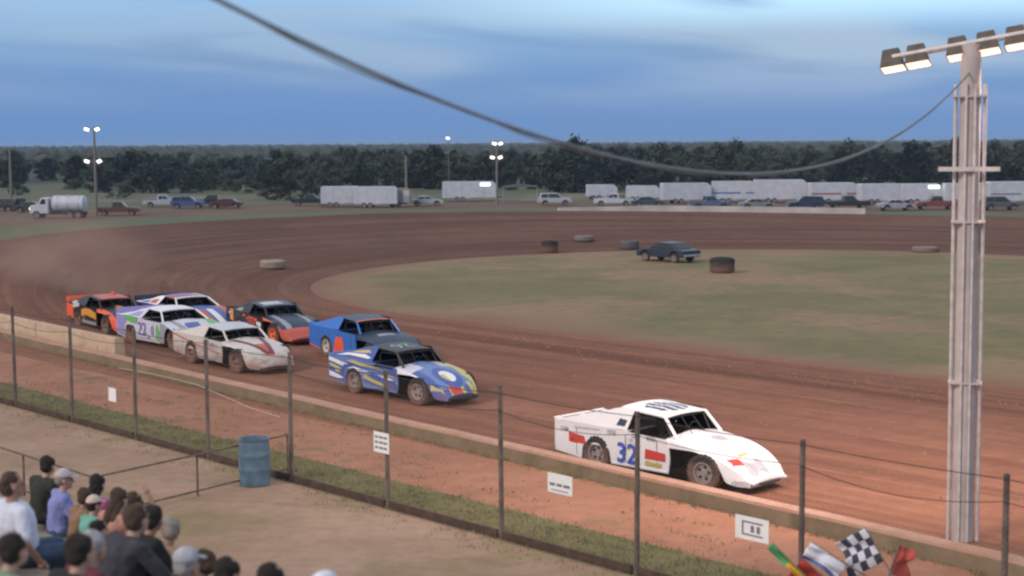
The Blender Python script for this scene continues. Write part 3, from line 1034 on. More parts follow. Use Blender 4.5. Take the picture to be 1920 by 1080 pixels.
b = wallstrip(0, .38, -75, 25, -.05, .25, 1.5, .006, .02)
add_world(b, 'wall_body', m_wallside, root)
b = wallstrip(.03, .35, -75, 25, .235, .30, 1.5, .006, .015)
add_world(b, 'cap', m_walltop, root)

root = thing('concrete_barrier', 'stained cream concrete barrier ending behind the tall fence', 'barrier', sp(-55, 22.8))
b = MB()
for k in range(6):                     # barrier sections butted end to end
    s1 = -43.8 - k * 6.0
    s0 = s1 - 5.97
    q = wallstrip(.44, .80, s0, s1, 0, .72, 1.5, .0, .05)
    b.add(q.v, q.f)
add_world(b, 'barrier_section', m_cream, root, bevel=.02)

# tall fence in front of the spectators
FP = 17.1
root = thing('mesh_fence', 'tall wire mesh fence on dark posts between spectators and track', 'fence', sp(-20, FP))
SP_ = 3.09
posts = [-38.1 + SP_ * k for k in range(-3, 13)]
rp = random.Random(5)
for s in posts:
    b = MB()
    lean = rp.uniform(-.03, .03)
    hh = 2.5 + rp.uniform(-.05, .05)
    b.tube([sp(s, FP, -.2), sp(s + lean * .5, FP, hh / 2), sp(s + lean, FP, hh)], [.044, .041, .038], 10)
    b.lathe([(.038, 0), (.042, .012), (.026, .03), (.001, .035)], sp(s + lean, FP, hh), (0, 0, 1), 10)
    add_world(b, 'post', m_post, root, smooth=40)
for zz, sag, rr in ((2.44, .04, .007), (2.16, .12, .006)):
    b = MB()
    for i in range(len(posts) - 1):
        a, c = posts[i], posts[i + 1]
        sg = sag * rp.uniform(.5, 1.4)
        b.tube([sp(a + (c - a) * t, FP - .075, zz - sg * 4 * t * (1 - t)) for t in [j / 10 for j in range(11)]], rr, 5)
    add_world(b, 'cable', m_black, root)
b = MB()
# chain-link: two families of slanting wires per bay
for i in range(len(posts) - 1):
    a, c = posts[i], posts[i + 1]
    W, Hh = c - a, 2.36
    g = .085
    for fam in (1, -1):
        k = -int(Hh / g)
        while k * g < W:
            x0 = k * g
            t0, t1 = max(0, -x0), min(Hh, W - x0)
            if t1 > t0 + .02:
                xa, xb = (x0 + t0, x0 + t1) if fam == 1 else (W - x0 - t0, W - x0 - t1)
                off = -.004 * fam
                b.tube([sp(a + xa, FP - .06 + off, .06 + t0), sp(a + xb, FP - .06 + off, .06 + t1)], .0009, 3, 0, False)
            k += 1
add_world(b, 'wire_mesh', m_chain, root)
b = MB()
for i in range(len(posts) - 1):
    a, c = posts[i], posts[i + 1]
    b.box(sp((a + c) / 2, FP - .02, .065), (c - a - .16, .045, .15), 0, Matrix.Rotation(HEAD, 3, 'Z'))
add_world(b, 'bottom_board', mat('dark_stained_board', (.075, .045, .035), .9, 0, .3), root)

# pale slack wire lying between fence and wall
b = MB()
pts = [on_plane(x, y, .35 + .1 * sin(x * .02)) for x, y in ((222, 690), (280, 700), (330, 711), (372, 722), (415, 741), (470, 765), (525, 782))]
b.tube(pts, .008, 5)
tag(b.build('slack_wire', mat('pale_wire', (.50, .48, .42), .5)), 'pale slack wire strung behind the tall fence posts', 'wire')

# signs hung on the fence
def fence_sign(label, px, py, wdt, hgt, kind):
    u = (px - 960) / FPX
    q = at_depth(px, py, 1.0)
    r = ray(px, py)
    k = (FP - .11) / (r.x * N.x + r.y * N.y)
    c = Vector((0, 0, CAM_H)) + r * k
    o = thing('fence_sign', label, 'sign', c, HEAD, 'white signs hung on the fence')
    b = MB()
    b.box((0, 0, 0), (wdt, .012, hgt))
    b.build('board', mat('white_sign_board', (.86, .85, .84), .45, 0, .04), o, bevel=.003)
    b = MB()
    y = -.0085
    if kind == 'edge':
        b.box((-wdt * .45, y, 0), (wdt * .10, .003, hgt * .98))
    elif kind == 'lines':
        for j in range(3):
            for a, c_ in ((-.36, .2), (-.08, .26), (.22, .22)):
                b.box((wdt * (a + c_ * .3), y, hgt * (.26 - .26 * j)), (wdt * c_, .003, hgt * .10))
    elif kind == 'band':
        for a, c_ in ((-.3, .22), (-.02, .22), (.28, .26)):
            b.box((wdt * a, y, -hgt * .06), (wdt * c_, .003, hgt * .14))
        b.box((0, y, -hgt * .34), (wdt * .7, .003, hgt * .05))
    else:
        for zz in (-.27, .27): b.box((0.02 * wdt, y, hgt * zz), (wdt * .62, .003, hgt * .07))
        b.box((-wdt * .27, y, 0), (wdt * .05, .003, hgt * .46))
        for a in (.02, .20): b.box((wdt * a, y, 0), (wdt * .10, .003, hgt * .30))
    b.build('lettering', mat('faded_red_print' if kind == 'edge' else 'grey_print', (.62, .25, .28) if kind == 'edge' else (.20, .17, .22), .6), o)
    b = MB()
    for sx in (-1, 1):
        for sz in (-1, 1):
            b.tube([(sx * wdt * .44, -.01, sz * hgt * .44), (sx * wdt * .44, .05, sz * hgt * .44 + .01)], .004, 5)
    b.build('wire_tie', m_chain, o)


fence_sign('blank white sign with a faded pink edge, smallest on the fence', 210, 740, .37, .31, 'edge')
fence_sign('white sign with three lines of dark lettering beside the blue barrel\'s far post', 715, 830, .45, .37, 'lines')
fence_sign('white sign with a single grey band of lettering hung below the white car', 1050, 908, .56, .31, 'band')
fence_sign('white sign with a framed dark emblem, nearest to the flags', 1410, 992, .60, .33, 'frame')

# blue barrel
bp = on_plane(478, 909, 0)
root = thing('plastic_barrel', 'blue plastic barrel standing against the fence post', 'barrel', bp)
m_barrel = mat('blue_barrel_plastic', (.105, .175, .245), .42, 0, .18, 5)
b = MB()
prof = [(.001, .03), (.25, .03), (.275, 0), (.285, .02), (.285, .05)]
for i in range(21):
    z = .07 + .78 * i / 20
    r = .29 + .012 * sin(pi * i / 20) + (.012 if i in (6, 7, 13, 14) else 0)
    prof.append((r, z))
prof += [(.285, .87), (.292, .885), (.285, .90), (.265, .90), (.26, .86), (.255, .45), (.25, .06), (.001, .06)]
b.lathe(prof, (0, 0, 0), (0, 0, 1), 36)
b.build('drum', m_barrel, root, smooth=40)
b = MB()
b.lathe([(.27, .70), (.275, .80), (.30, .895), (.302, .91), (.29, .905)], (0, 0, 0), (0, 0, 1), 30)
b.build('bin_liner', mat('grey_blue_liner', (.10, .15, .21), .35), root, smooth=40)

# low pipe rail enclosing the stand
c_bot = Vector(on_plane(540, 888, 0))
cor = Vector(on_plane(178, 978, 0))
lft = cor - D * 14
root = thing('pipe_rail', 'low rusty pipe railing around the foot of the stand', 'railing', cor)
m_rust = mat('rusty_pipe', (.14, .098, .08), .8, 0, .3)
pathp = [c_bot, cor, lft]
for (a, c) in ((pathp[0], pathp[1]), (pathp[1], pathp[2])):
    for zz in (.78, .10):
        b = MB()
        b.tube([a + Vector((0, 0, zz)), c + Vector((0, 0, zz))], .020, 8)
        add_world(b, 'rail', m_rust, root, smooth=60)
    n = max(2, round((c - a).length / 2.6))
    for i in range(n):
        q = a.lerp(c, (i + (0 if i else .0)) / n)
        b = MB(); b.tube([q + Vector((0, 0, -.1)), q + Vector((0, 0, .8))], .022, 8)
        add_world(b, 'post', m_rust, root, smooth=60)
# ------------------------------------------------------------------ right-hand light pole
PB = sp(-14.35, 22.55)
root = thing('floodlight_pole', 'tall pale floodlight pole standing behind the low wall beside the straight', 'light pole', PB)
m_pole = mat('pale_lit_pole', (.50, .43, .41), .7, 0, .15, 1.5)
m_conduit = mat('galvanised_conduit', (.62, .55, .53), .55, .1)
b = MB()
b.tube([(0, 0, -.3), (0, 0, 3), (0, 0, 6), (0, 0, 8.02)], [.185, .175, .165, .155], 18)
b.build('pole_shaft', m_pole, root, smooth=50)
vr = Vector((PB.y, -PB.x, 0)).normalized()          # across the line of sight
vf = Vector((-PB.x, -PB.y, 0)).normalized()         # towards the stand
for off, rr in ((-.225, .032), (.228, .032), (-.06, .022), (.075, .022)):
    fx = vr * off + vf * (.04 if abs(off) > .1 else .19)
    b = MB()
    b.tube([fx + Vector((0, 0, -.2)), fx + Vector((0, 0, 7.4))], rr, 8)
    b.build('conduit', m_conduit, root, smooth=60)
for zz in (2.6, 5.2, 7.2):
    b = MB()
    b.box(vf * .02 + Vector((0, 0, zz)), (.53, .37, .03), 0, Matrix.Rotation(atan2(vr.y, vr.x), 3, 'Z'))
    b.build('strap', m_pole, root)
ca = atan2(vr.y, vr.x) - .10
RC = Matrix.Rotation(ca, 3, 'Z')
ax_ = RC @ Vector((1, 0, 0))
b = MB(); b.box(Vector((0, 0, 6.05)) + vf * .24, (.95, .07, .07), 0, RC); b.build('crossarm', m_conduit, root)
tilt = .16
AXT = (ax_ + Vector((0, 0, tilt))).normalized()
b = MB(); b.tube([Vector((0, 0, 8.05)) - AXT * 1.25, Vector((0, 0, 8.05)) + AXT * 1.25], .05, 8); b.build('crossarm', m_conduit, root)
m_house = mat('bronze_lamp_housing', (.10, .075, .06), .6, 0, .2)
m_lens = emit('lit_lamp_lens', (1.0, .70, .55), 1.0)
for k, off in enumerate((-1.25, -.85, -.2, .25, .70, 1.12)):
    c = Vector((0, 0, 7.98)) + AXT * off + vf * -.10
    Mx = RC @ Matrix.Rotation(-math.atan(tilt), 3, 'Y') @ Matrix.Rotation(radians(-13), 3, 'X')
    b = MB()
    # tapered hood: wide mouth facing down and out over the track
    top, bot = (.13, .10), (.19, .20)
    vs = [Vector((sx * top[0], sy * top[1], .20)) for sx in (-1, 1) for sy in (-1, 1)] + [Vector((sx * bot[0], sy * bot[1], -.13)) for sx in (-1, 1) for sy in (-1, 1)]
    vs = [Mx @ q + c for q in vs]
    b.add(vs, [(0, 1, 3, 2), (0, 4, 5, 1), (2, 3, 7, 6), (0, 2, 6, 4), (1, 5, 7, 3)])
    hs_ = b.build('lamp_housing', m_house, root, bevel=.012)
    b = MB()
    b.box(c + Mx @ Vector((0, 0, -.115)), (.35, .37, .02), 0, Mx)
    b.build('lens', m_lens, hs_)
for off in (-.9, .5):
    la = bpy.data.lights.new('floodlight', 'SPOT')
    la.energy = 1080
    la.spot_size = radians(150); la.spot_blend = .9
    la.shadow_soft_size = .35
    la.color = (1.0, .74, .60)
    lo = bpy.data.objects.new('floodlight', la)
    COL.objects.link(lo)
    lo.location = PB + AXT * off * 1.15 + vf * -.55 + Vector((0, 0, 7.6))
    tgt = sp(-24, 25) - lo.location
    lo.rotation_euler = tgt.to_track_quat('-Z', 'Y').to_euler()

# overhead cable from the pole's head to the stand
b = MB()
ca_, cb_ = PB + Vector((0, 0, 0)), Vector((-1.45, 8.0, 0))
pts = []
for i in range(61):
    t = -.18 + 1.18 * i / 60
    q = cb_.lerp(ca_, t)
    pts.append(Vector((q.x, q.y, CAM_H - .31 + 4.87 * (t - .46) ** 2)))
b.tube(pts, .0135, 10)
b.tube([q + Vector((  .014 * sin(i * .9), .014 * cos(i * .9), -.016 + .01 * sin(i * .9))) for i, q in enumerate(pts)], .006, 6)
tag(b.build('overhead_cable', mat('grey_cable', (.21, .22, .235), .6), smooth=60), 'thick grey cable sagging across the sky to the floodlight pole', 'cable')

# ------------------------------------------------------------------ flags at the fence
def flag(label, px0, py0, px1, py1, depth, L, Hc, matf, mats, group='racing flags racked at the fence', dz=0):
    """pole from pixel 1 (base) to pixel 0 (tip), cloth hanging from its tip half"""
    a = at_depth(px1, py1, depth)
    t = at_depth(px0, py0, depth + .12)
    o = thing('racing_flag', label, 'flag', a, 0, group)
    dv = (t - a); ln = dv.length; u = dv.normalized()
    b = MB(); b.tube([Vector((0, 0, 0)), dv], .011, 6); b.build('pole', m_wood, o)
    b = MB()
    dn = Vector((0, 0, -1)) - u * (-u.z); dn.normalize()
    nrm = u.cross(dn)

    def fp(q, r):
        w_ = .035 * sin(q * 9 + r * 3) * (.3 + r) + .02 * sin(r * 11 + q * 4)
        return u * (ln - q * L) + dn * (r * Hc * (1 - .12 * sin(q * 5))) + nrm * w_ + Vector((0, 0, -.03 * r * sin(q * 7)))
    b.grid(fp, 24, 20, matf)
    c = b.build('cloth', mats, o, smooth=180)
    so_ = c.modifiers.new('thickness', 'SOLIDIFY'); so_.thickness = .003


f_red = mat('red_flag_cloth', (.42, .045, .04), .8); f_white = mat('white_flag_cloth', (.74, .74, .82), .8)
f_blue = mat('blue_flag_cloth', (.10, .15, .36), .8); f_black = mat('black_flag_cloth', (.05, .05, .09), .8)
f_green = mat('green_flag_cloth', (.10, .38, .16), .8); f_yel = mat('yellow_flag_cloth', (.72, .42, .04), .8)
flag('chequered black and white flag in the rack at the fence', 1622, 990, 1700, 1125, 20.6, .50, .46, lambda u, v: (int(u * 4) + int(v * 5)) % 2, [f_white, f_black])
flag('white flag with a blue lower edge in front of the red flag', 1520, 1016, 1655, 1100, 20.3, .55, .24, lambda u, v: 1 if v > .80 else 0, [f_white, f_blue])
flag('crimson flag drooping under the white and blue flag', 1505, 1048, 1600, 1130, 20.55, .46, .40, lambda u, v: 0, [f_red])
flag('orange red flag behind the chequered flag', 1685, 1022, 1652, 1130, 20.9, .40, .30, lambda u, v: 0, [mat('orange_red_flag_cloth', (.56, .08, .06), .8)])
flag('narrow green and yellow pennant left of the other flags', 1448, 1018, 1560, 1130, 20.4, .66, .10, lambda u, v: 0 if u < .5 else 1, [f_green, f_yel])

# ------------------------------------------------------------------ stand and spectators
def seat_z(p): return 2.65 - .39 * (p - 6.2)


root = thing('bleacher', 'weathered plank bleacher the spectators sit on', 'bleacher', sp(-15, 6.2))
R_D = Matrix.Rotation(HEAD, 3, 'Z')
for k in range(-4, 5):
    p = 6.2 + .7 * k
    z = seat_z(p)
    b = MB(); b.box(sp(-15.5, p, z - .02), (19, .26, .04), 0, R_D)
    add_world(b, 'seat_board', m_wood, root)
    b = MB(); b.box(sp(-15.5, p + .42, z - .44), (19, .30, .04), 0, R_D)
    add_world(b, 'foot_board', m_wood, root)
for s in (-24, -20, -16, -12, -8, -6.4):
    b = MB()
    b.tube([sp(s, 3.2, seat_z(3.2) - .1), sp(s, 9.5, seat_z(9.5) - .1)], .04, 6)
    for k in range(-4, 5, 2):
        p = 6.2 + .7 * k
        b.tube([sp(s, p, 0), sp(s, p, seat_z(p) - .04)], .035, 6)
    add_world(b, 'frame', m_black, root)


def solid(prims, voxel, smooth=2):
    """one continuous surface from tapered limbs (a, b, ra, rb) and ellipsoids (c, (rx,ry,rz))"""
    mb = MB()
    for q in prims:
        if len(q) == 2:
            mb.ball(q[0], q[1], 0, 16, 12)
        else:
            a, c, ra, rb = Vector(q[0]), Vector(q[1]), q[2], q[3]
            n = max(2, int((c - a).length / .05))
            mb.tube([a.lerp(c, i / n) for i in range(n + 1)], [ra + (rb - ra) * i / n for i in range(n + 1)], 12)
            mb.ball(a, ra, 0, 12, 8); mb.ball(c, rb, 0, 12, 8)
    me = bpy.data.meshes.new('solid'); me.from_pydata(mb.v, [], mb.f)
    o = bpy.data.objects.new('solid', me); COL.objects.link(o)
    r = o.modifiers.new('r', 'REMESH'); r.mode = 'VOXEL'; r.voxel_size = voxel
    if smooth:
        s_ = o.modifiers.new('s', 'SMOOTH'); s_.iterations = smooth; s_.factor = .5
    dg = bpy.context.evaluated_depsgraph_get()
    out = bpy.data.meshes.new_from_object(o.evaluated_get(dg))
    bpy.data.objects.remove(o)
    out.polygons.foreach_set('use_smooth', [True] * len(out.polygons))
    return out


def link_mesh(me, name, m, parent):
    me.name = name
    me.materials.clear(); me.materials.append(m)
    o = bpy.data.objects.new(name, me); COL.objects.link(o); o.parent = parent
    return o


def person(label, px, row, top, legs, hair, skin=0, lean=.15, turn=0.0, head_turn=0.0, arms='lap', cap=None, long=False, scale=1.0, dz=0.0, collar=None, wide=1.0, sleeve='short', dp=0.0, py=None):
    """seated figure facing the track; local x = the way the figure faces, origin on the seat"""
    p = 6.2 + .7 * row + dp
    u = (px - 960) / FPX
    s = p * (D.y * u - N.x * 1.0 + 0) / 1.0
    s = (u * N.y * p - N.x * p) / (D.x - u * D.y)
    z = seat_z(p) + dz
    o = thing('person', label, 'person', sp(s, p, z), HEAD + pi / 2 + turn, 'spectators in the stand', scale)
    V = Vector
    sl_, cl_ = sin(lean), cos(lean)

    def tz(x, y, z_):   # torso point leaned about the hip
        return V((x * cl_ + (z_ - .1) * sl_, y, .1 + (z_ - .1) * cl_ - x * sl_))
    W = wide
    pel = V((0, 0, .11)); ch = tz(.0, 0, .42); nk = tz(-.005, 0, .60)
    hd = tz(.035, 0, .755)
    sh = [tz(-.01, q * .175 * W, .535) for q in (-1, 1)]
    hip = [V((.02, q * .095, .09)) for q in (-1, 1)]
    kn = [V((.44, q * .15, .10)) for q in (-1, 1)]
    an = [V((.42, q * .13, -.34)) for q in (-1, 1)]
    hands, elb = [], []
    for i, q in enumerate((-1, 1)):
        if arms == 'lap':
            e = sh[i] + V((.10 + .10 * sl_, q * .07, -.25)); h = V((.36, q * .10, .20))
        elif arms == 'knees':
            e = sh[i] + V((.16, q * .10, -.22)); h = V((.42, q * .07, .21))
        elif arms == 'chin':
            if i == 0: e = V((.30, q * .16, .24)); h = hd + V((.11, q * .03, -.14))
            else: e = sh[i] + V((.12, q * .08, -.24)); h = V((.34, q * .02, .22))
        elif arms == 'side':
            e = sh[i] + V((-.02, q * .11, -.26)); h = V((.08, q * .27, .08))
        elif arms == 'cross':
            e = sh[i] + V((.06, q * .09, -.25)); h = ch + V((.20, -q * .08, -.06))
        elif arms == 'up':
            if i == 0: e = sh[i] + V((.20, q * .12, .02)); h = hd + V((.10, q * .13, .10))
            else: e = sh[i] + V((.10, q * .08, -.25)); h = V((.36, q * .08, .20))
        elb.append(e); hands.append(h)
    Hr = Matrix.Rotation(head_turn, 3, 'Z')

    def hp(x, y, z_): return hd + Hr @ V((x, y, z_))
    pr = [(pel, (.14, .17 * W, .12)), (pel + V((0, 0, .05)), ch, .135 * W, .15 * W), (ch, tz(0, 0, .50), .15 * W, .11), (sh[0], sh[1], .065, .065), (nk - V((0, 0, .06)), hd - V((.01, 0, .05)), .056, .05),
          (hp(-.012, 0, .03), (.098, .077, .098)), (hp(.018, 0, -.045), (.075, .060, .075)), (hp(.055, 0, -.085), (.035, .036, .028)),
          (hp(.092, 0, .01), hp(.108, 0, -.028), .010, .015), (hp(.085, -.03, .028), hp(.085, .03, .028), .012, .012), (hp(.088, -.016, -.062), hp(.088, .016, -.062), .009, .009)]
    for q in (-1, 1): pr.append((hp(-.005, q * .08, -.01), (.022, .012, .034)))
    for i, q in enumerate((-1, 1)):
        pr += [(sh[i], elb[i], .052, .042), (elb[i], hands[i], .042, .027), (hip[i], kn[i], .088, .062), (kn[i], an[i], .060, .040), (an[i] + V((-.03, 0, -.03)), an[i] + V((.14, q * .02, -.055)), .038, .030)]
        fd = (hands[i] - elb[i]).normalized()
        if fd.length < .1: fd = V((1, 0, 0))
        sd_ = fd.cross(V((0, 0, 1)))
        if sd_.length < .2: sd_ = V((0, 1, 0))
        sd_.normalize(); dn = fd.cross(sd_).normalized()
        if dn.z > 0: dn = -dn
        pm = hands[i] + fd * .05
        pr.append((pm, V((.030 + abs(fd.x) * .018, .030 + abs(fd.y) * .018, .022 + abs(fd.z) * .025))))
        for k, (fo, fl) in enumerate(((-.030, .062), (-.010, .072), (.010, .068), (.029, .052))):
            b0 = pm + fd * .032 + sd_ * fo
            b1 = b0 + fd * fl * .55 + dn * .012
            b2 = b1 + fd * fl * .35 + dn * .030
            pr += [(b0, b1, .0105, .0095), (b1, b2, .0095, .008)]
        inner = -q if (sd_.y * q) > 0 else q
        t0 = pm - fd * .02 + sd_ * (.030 * (1 if sd_.y * q < 0 else -1))
        t1 = t0 + fd * .035 + sd_ * (.022 * (1 if sd_.y * q < 0 else -1)) + dn * .012
        pr += [(t0, t1, .013, .011), (t1, t1 + fd * .028 + dn * .01, .011, .009)]
    body = link_mesh(solid(pr, .0085), 'body', m_skin[skin], o)
    # clothes follow the body
    g = .016
    pr = [(pel + V((0, 0, .02)), (.15, .18 * W, .11)), (pel + V((0, 0, .05)), ch, .135 * W + g, .15 * W + g), (ch, tz(0, 0, .50), .15 * W + g, .118), (sh[0], sh[1], .065 + g, .065 + g), (tz(-.03, -.08 * W, .46), tz(-.03, .08 * W, .46), .10, .10)]
    for i, q in enumerate((-1, 1)):
        if sleeve == 'none': continue
        e = elb[i] if sleeve == 'short' else hands[i]
        mid = sh[i].lerp(elb[i], .78)
        if sleeve == 'short': pr.append((sh[i], mid, .060 + g, .050 + g))
        else: pr += [(sh[i], elb[i], .056 + g, .048 + g), (elb[i], elb[i].lerp(hands[i], .9), .046 + g, .034 + g)]
    me = solid(pr, .015, 3)
    shirt = link_mesh(me, 'shirt', top, o)
    dm = shirt.modifiers.new('folds', 'DISPLACE')
    tx = bpy.data.textures.get('cloth_folds') or bpy.data.textures.new('cloth_folds', 'CLOUDS')
    tx.noise_scale = .11
    dm.texture = tx; dm.strength = .03; dm.mid_level = .5
    pr = [(pel, (.152, .182 * W, .115))]
    for i, q in enumerate((-1, 1)):
        pr += [(hip[i], kn[i], .088 + g, .068 + g), (kn[i], kn[i].lerp(an[i], .92), .066 + g, .050 + g)]
    tr = link_mesh(solid(pr, .016, 3), 'trousers', legs, o)
    for i, q in enumerate((-1, 1)):
        link_mesh(solid([(an[i] + V((-.03, 0, -.035)), an[i] + V((.15, q * .02, -.055)), .046, .038)], .012, 1), 'shoe', m_black, o)
    # hair: shell over the back and top of the skull
    pr = [(hp(-.028, 0, .045), (.100, .086, .092)), (hp(-.055, 0, -.005), (.072, .078, .075))]
    if long:
        pr += [(hp(-.07, 0, .0), tz(-.13, 0, .50), .062, .045), (hp(-.05, -.05, -.02), tz(-.09, -.07, .53), .04, .03), (hp(-.05, .05, -.02), tz(-.09, .07, .53), .04, .03)]
    hr = link_mesh(solid(pr, .011, 2), 'hair', hair, o)
    dm = hr.modifiers.new('strands', 'DISPLACE'); dm.texture = tx; dm.strength = .05; dm.mid_level = .45
    for q in (-1, 1):
        b = MB(); b.ball(hp(.080, q * .031, .012), .011, 0, 8, 6); b.build('eye', mat('eye_brown', (.05, .03, .02), .2), o)
    if cap:
        b = MB()
        n = 20
        vs = []
        for i in range(8):
            t = pi / 2 * i / 7
            for k in range(n):
                a = 2 * pi * k / n
                vs.append(hp(-.018 + .112 * cos(t) * cos(a), .096 * cos(t) * sin(a), .055 + .098 * sin(t)))
        fs = [(i * n + k, i * n + (k + 1) % n, (i + 1) * n + (k + 1) % n, (i + 1) * n + k) for i in range(7) for k in range(n)]
        b.add(vs, fs)
        b.add([hp(.07 + .10 * cos(a) * 1.0, .085 * sin(a), .062 - .02 * cos(a)) for a in [-pi / 2 + pi * i / 12 for i in range(13)]] +
              [hp(.07 + .10 * cos(a) * 1.0, .085 * sin(a), .052 - .02 * cos(a)) for a in [-pi / 2 + pi * i / 12 for i in range(13)]],
              [tuple(range(13)), tuple(range(25, 12, -1))] + [(i, i + 13, i + 14, i + 1) for i in range(12)])
        b.build('cap', cap, o, smooth=50)
    if collar:
        b = MB()
        b.tube([nk + V((.075 * cos(a), .085 * sin(a), -.035 + .015 * cos(a))) for a in [2 * pi * i / 14 for i in range(15)]], .018, 6)
        b.build('collar', collar, o, smooth=60)
    return o


def cloth(name, c, var=.2): return mat(name, c, .9, 0, var, 9)


h_dark = cloth('dark_brown_hair', (.022, .015, .012)); h_brown = cloth('brown_hair', (.07, .042, .028)); h_grey = cloth('grey_hair', (.36, .35, .36)); h_blond = cloth('ash_blond_hair', (.30, .25, .22))
jeans = cloth('blue_denim', (.055, .085, .14)); black_t = cloth('black_trousers', (.018, .018, .021)); khaki = cloth('khaki_shorts', (.22, .17, .12))
person('person in a big loose white t-shirt and jeans, leaning back', 14, 0, cloth('white_shirt', (.66, .68, .80), .06), jeans, h_brown, 1, -.10, 0, -.2, 'side', wide=1.25)
person('person in a dark olive shirt with short dark hair beside the lilac shirt', 62, 4, cloth('dark_olive_shirt', (.032, .036, .028)), black_t, h_dark, 0, .12, .2, .3, 'cross', dz=.06, wide=1.1)
person('person in a lilac blue t-shirt with a pale cap and ash blond hair', 92, 4, cloth('lilac_shirt', (.24, .27, .58), .1), jeans, h_blond, 0, .10, -.2, -.3, 'lap', cap=cloth('pale_pink_cap', (.56, .47, .50)), dz=-.05)
person('person in a tan top sitting behind the child in mint', 128, 3, cloth('tan_top', (.26, .16, .09)), khaki, h_brown, 1, .15, 0, .2, 'lap', scale=.86, dz=-.02)
person('person with long black hair in a magenta top', 158, 4, cloth('magenta_top', (.38, .08, .24)), black_t, h_dark, 0, .1, .3, .2, 'lap', long=True, dz=.03)
person('child in a mint green shirt and a cream cap', 148, 3, cloth('mint_shirt', (.16, .42, .35), .1), black_t, h_dark, 0, .12, 0, 0, 'lap', cap=cloth('cream_cap', (.72, .58, .50)), scale=.80, dz=-.02)
person('person with a raised hand near the railing, in a brown shirt', 226, 4, cloth('brown_shirt', (.16, .10, .07)), jeans, h_brown, 1, .1, .2, -.4, 'up', dz=-.05)
person('person with brown hair in a charcoal hooded top, broad shoulders', 196, 0, cloth('charcoal_top', (.048, .046, .06)), black_t, h_brown, 0, .30, 0, .25, 'knees', wide=1.25, sleeve='long')
person('person with black hair in a black shirt right of the charcoal top', 240, 1, cloth('black_shirt', (.014, .014, .016)), jeans, h_dark, 1, .22, 0, .4, 'lap', wide=1.1)
person('child in a pink and white shirt below the mint shirt', 138, 1, cloth('pink_white_shirt', (.56, .42, .46), .4), khaki, h_dark, 0, .3, 0, 0, 'knees', scale=.78, dz=-.12)
person('person in a grey white cap beside the red collar', 304, 0, cloth('dark_grey_shirt', (.06, .055, .06)), jeans, h_grey, 0, .18, 0, .1, 'lap', cap=cloth('grey_white_cap', (.46, .46, .50)), dz=-.21)
person('person with a red collar turned towards the others', 356, 1, cloth('maroon_shirt', (.22, .03, .035)), khaki, h_brown, 0, .1, .5, .9, 'lap', collar=cloth('red_collar', (.50, .04, .06)), dz=-.22)
person('person with thick dark brown hair in a brown top', 392, 0, cloth('umber_top', (.07, .045, .04)), jeans, h_dark, 0, .1, 0, .2, 'lap', long=True, dz=-.15)
person('person with short black hair, second from the end of the row', 476, 0, cloth('navy_shirt', (.02, .024, .04)), jeans, h_dark, 1, .1, 0, -.2, 'lap', dz=-.08)
person('person in a white cap at the end of the row', 586, 0, cloth('grey_shirt', (.22, .22, .25)), jeans, h_brown, 0, .05, 0, 0, 'lap', cap=cloth('white_cap', (.72, .72, .82)), dz=.0)
person('child with dark hair in a green shirt, closest to the camera', -52, -3, cloth('sage_green_shirt', (.20, .28, .19)), jeans, h_dark, 0, .3, 0, .3, 'lap', scale=.9, dz=-.20)


person('person in a black jacket seated low between the sage green and charcoal tops', 92, -2, cloth('black_jacket', (.02, .02, .024)), black_t, h_dark, 0, .2, 0, .2, 'lap', dz=-.22, sleeve='long')
person('person with grey hair in a wine red top in front of the child in mint', 128, -1, cloth('wine_top', (.14, .03, .045)), jeans, h_grey, 0, .15, 0, .3, 'knees', dz=-.25)
person('person in a tan shirt with sandy hair between the black and grey shirts', 286, 2, cloth('sand_shirt', (.30, .20, .13)), khaki, h_blond, 1, .15, .2, .5, 'lap', dz=-.10)
person('person in a peach top with long brown hair beside the magenta top', 192, 3, cloth('peach_top', (.46, .24, .18)), jeans, h_brown, 0, .15, .2, .1, 'lap', long=True, dz=-.02)
person('person in a teal shirt with short dark hair at the bottom edge', 452, -1, cloth('deep_teal_shirt', (.03, .09, .10)), jeans, h_dark, 0, .1, 0, .3, 'lap', dz=-.16)
person('person in a navy cap with a plain white shirt at the bottom edge', 330, -1, cloth('plain_white_shirt', (.60, .60, .66)), jeans, h_brown, 0, .15, 0, -.2, 'lap', cap=cloth('navy_cap', (.03, .04, .09)), dz=-.32)


# ------------------------------------------------------------------ far side: poles, vehicles, trailers
def ground_at(px, py):
    """point of the far ground the photo shows at this pixel (terrain height included)"""
    r = ray(px, py)
    prev = None
    k = 60.0
    while k < 900:
        v = Vector((0, 0, CAM_H)) + r * k
        if v.z <= ground_z(v): return Vector((v.x, v.y, ground_z(v)))
        k += .5
    return on_plane(px, py, -2.2)


def flat_at(px, py, z=-2.2):
    v = on_plane(px, py, z); v.z = ground_z(v); return v


m_farpole = mat('grey_utility_pole', (.19, .165, .155), .8)
m_farlamp = emit('far_lamp_glow', (1.0, .90, .80), 1.6)


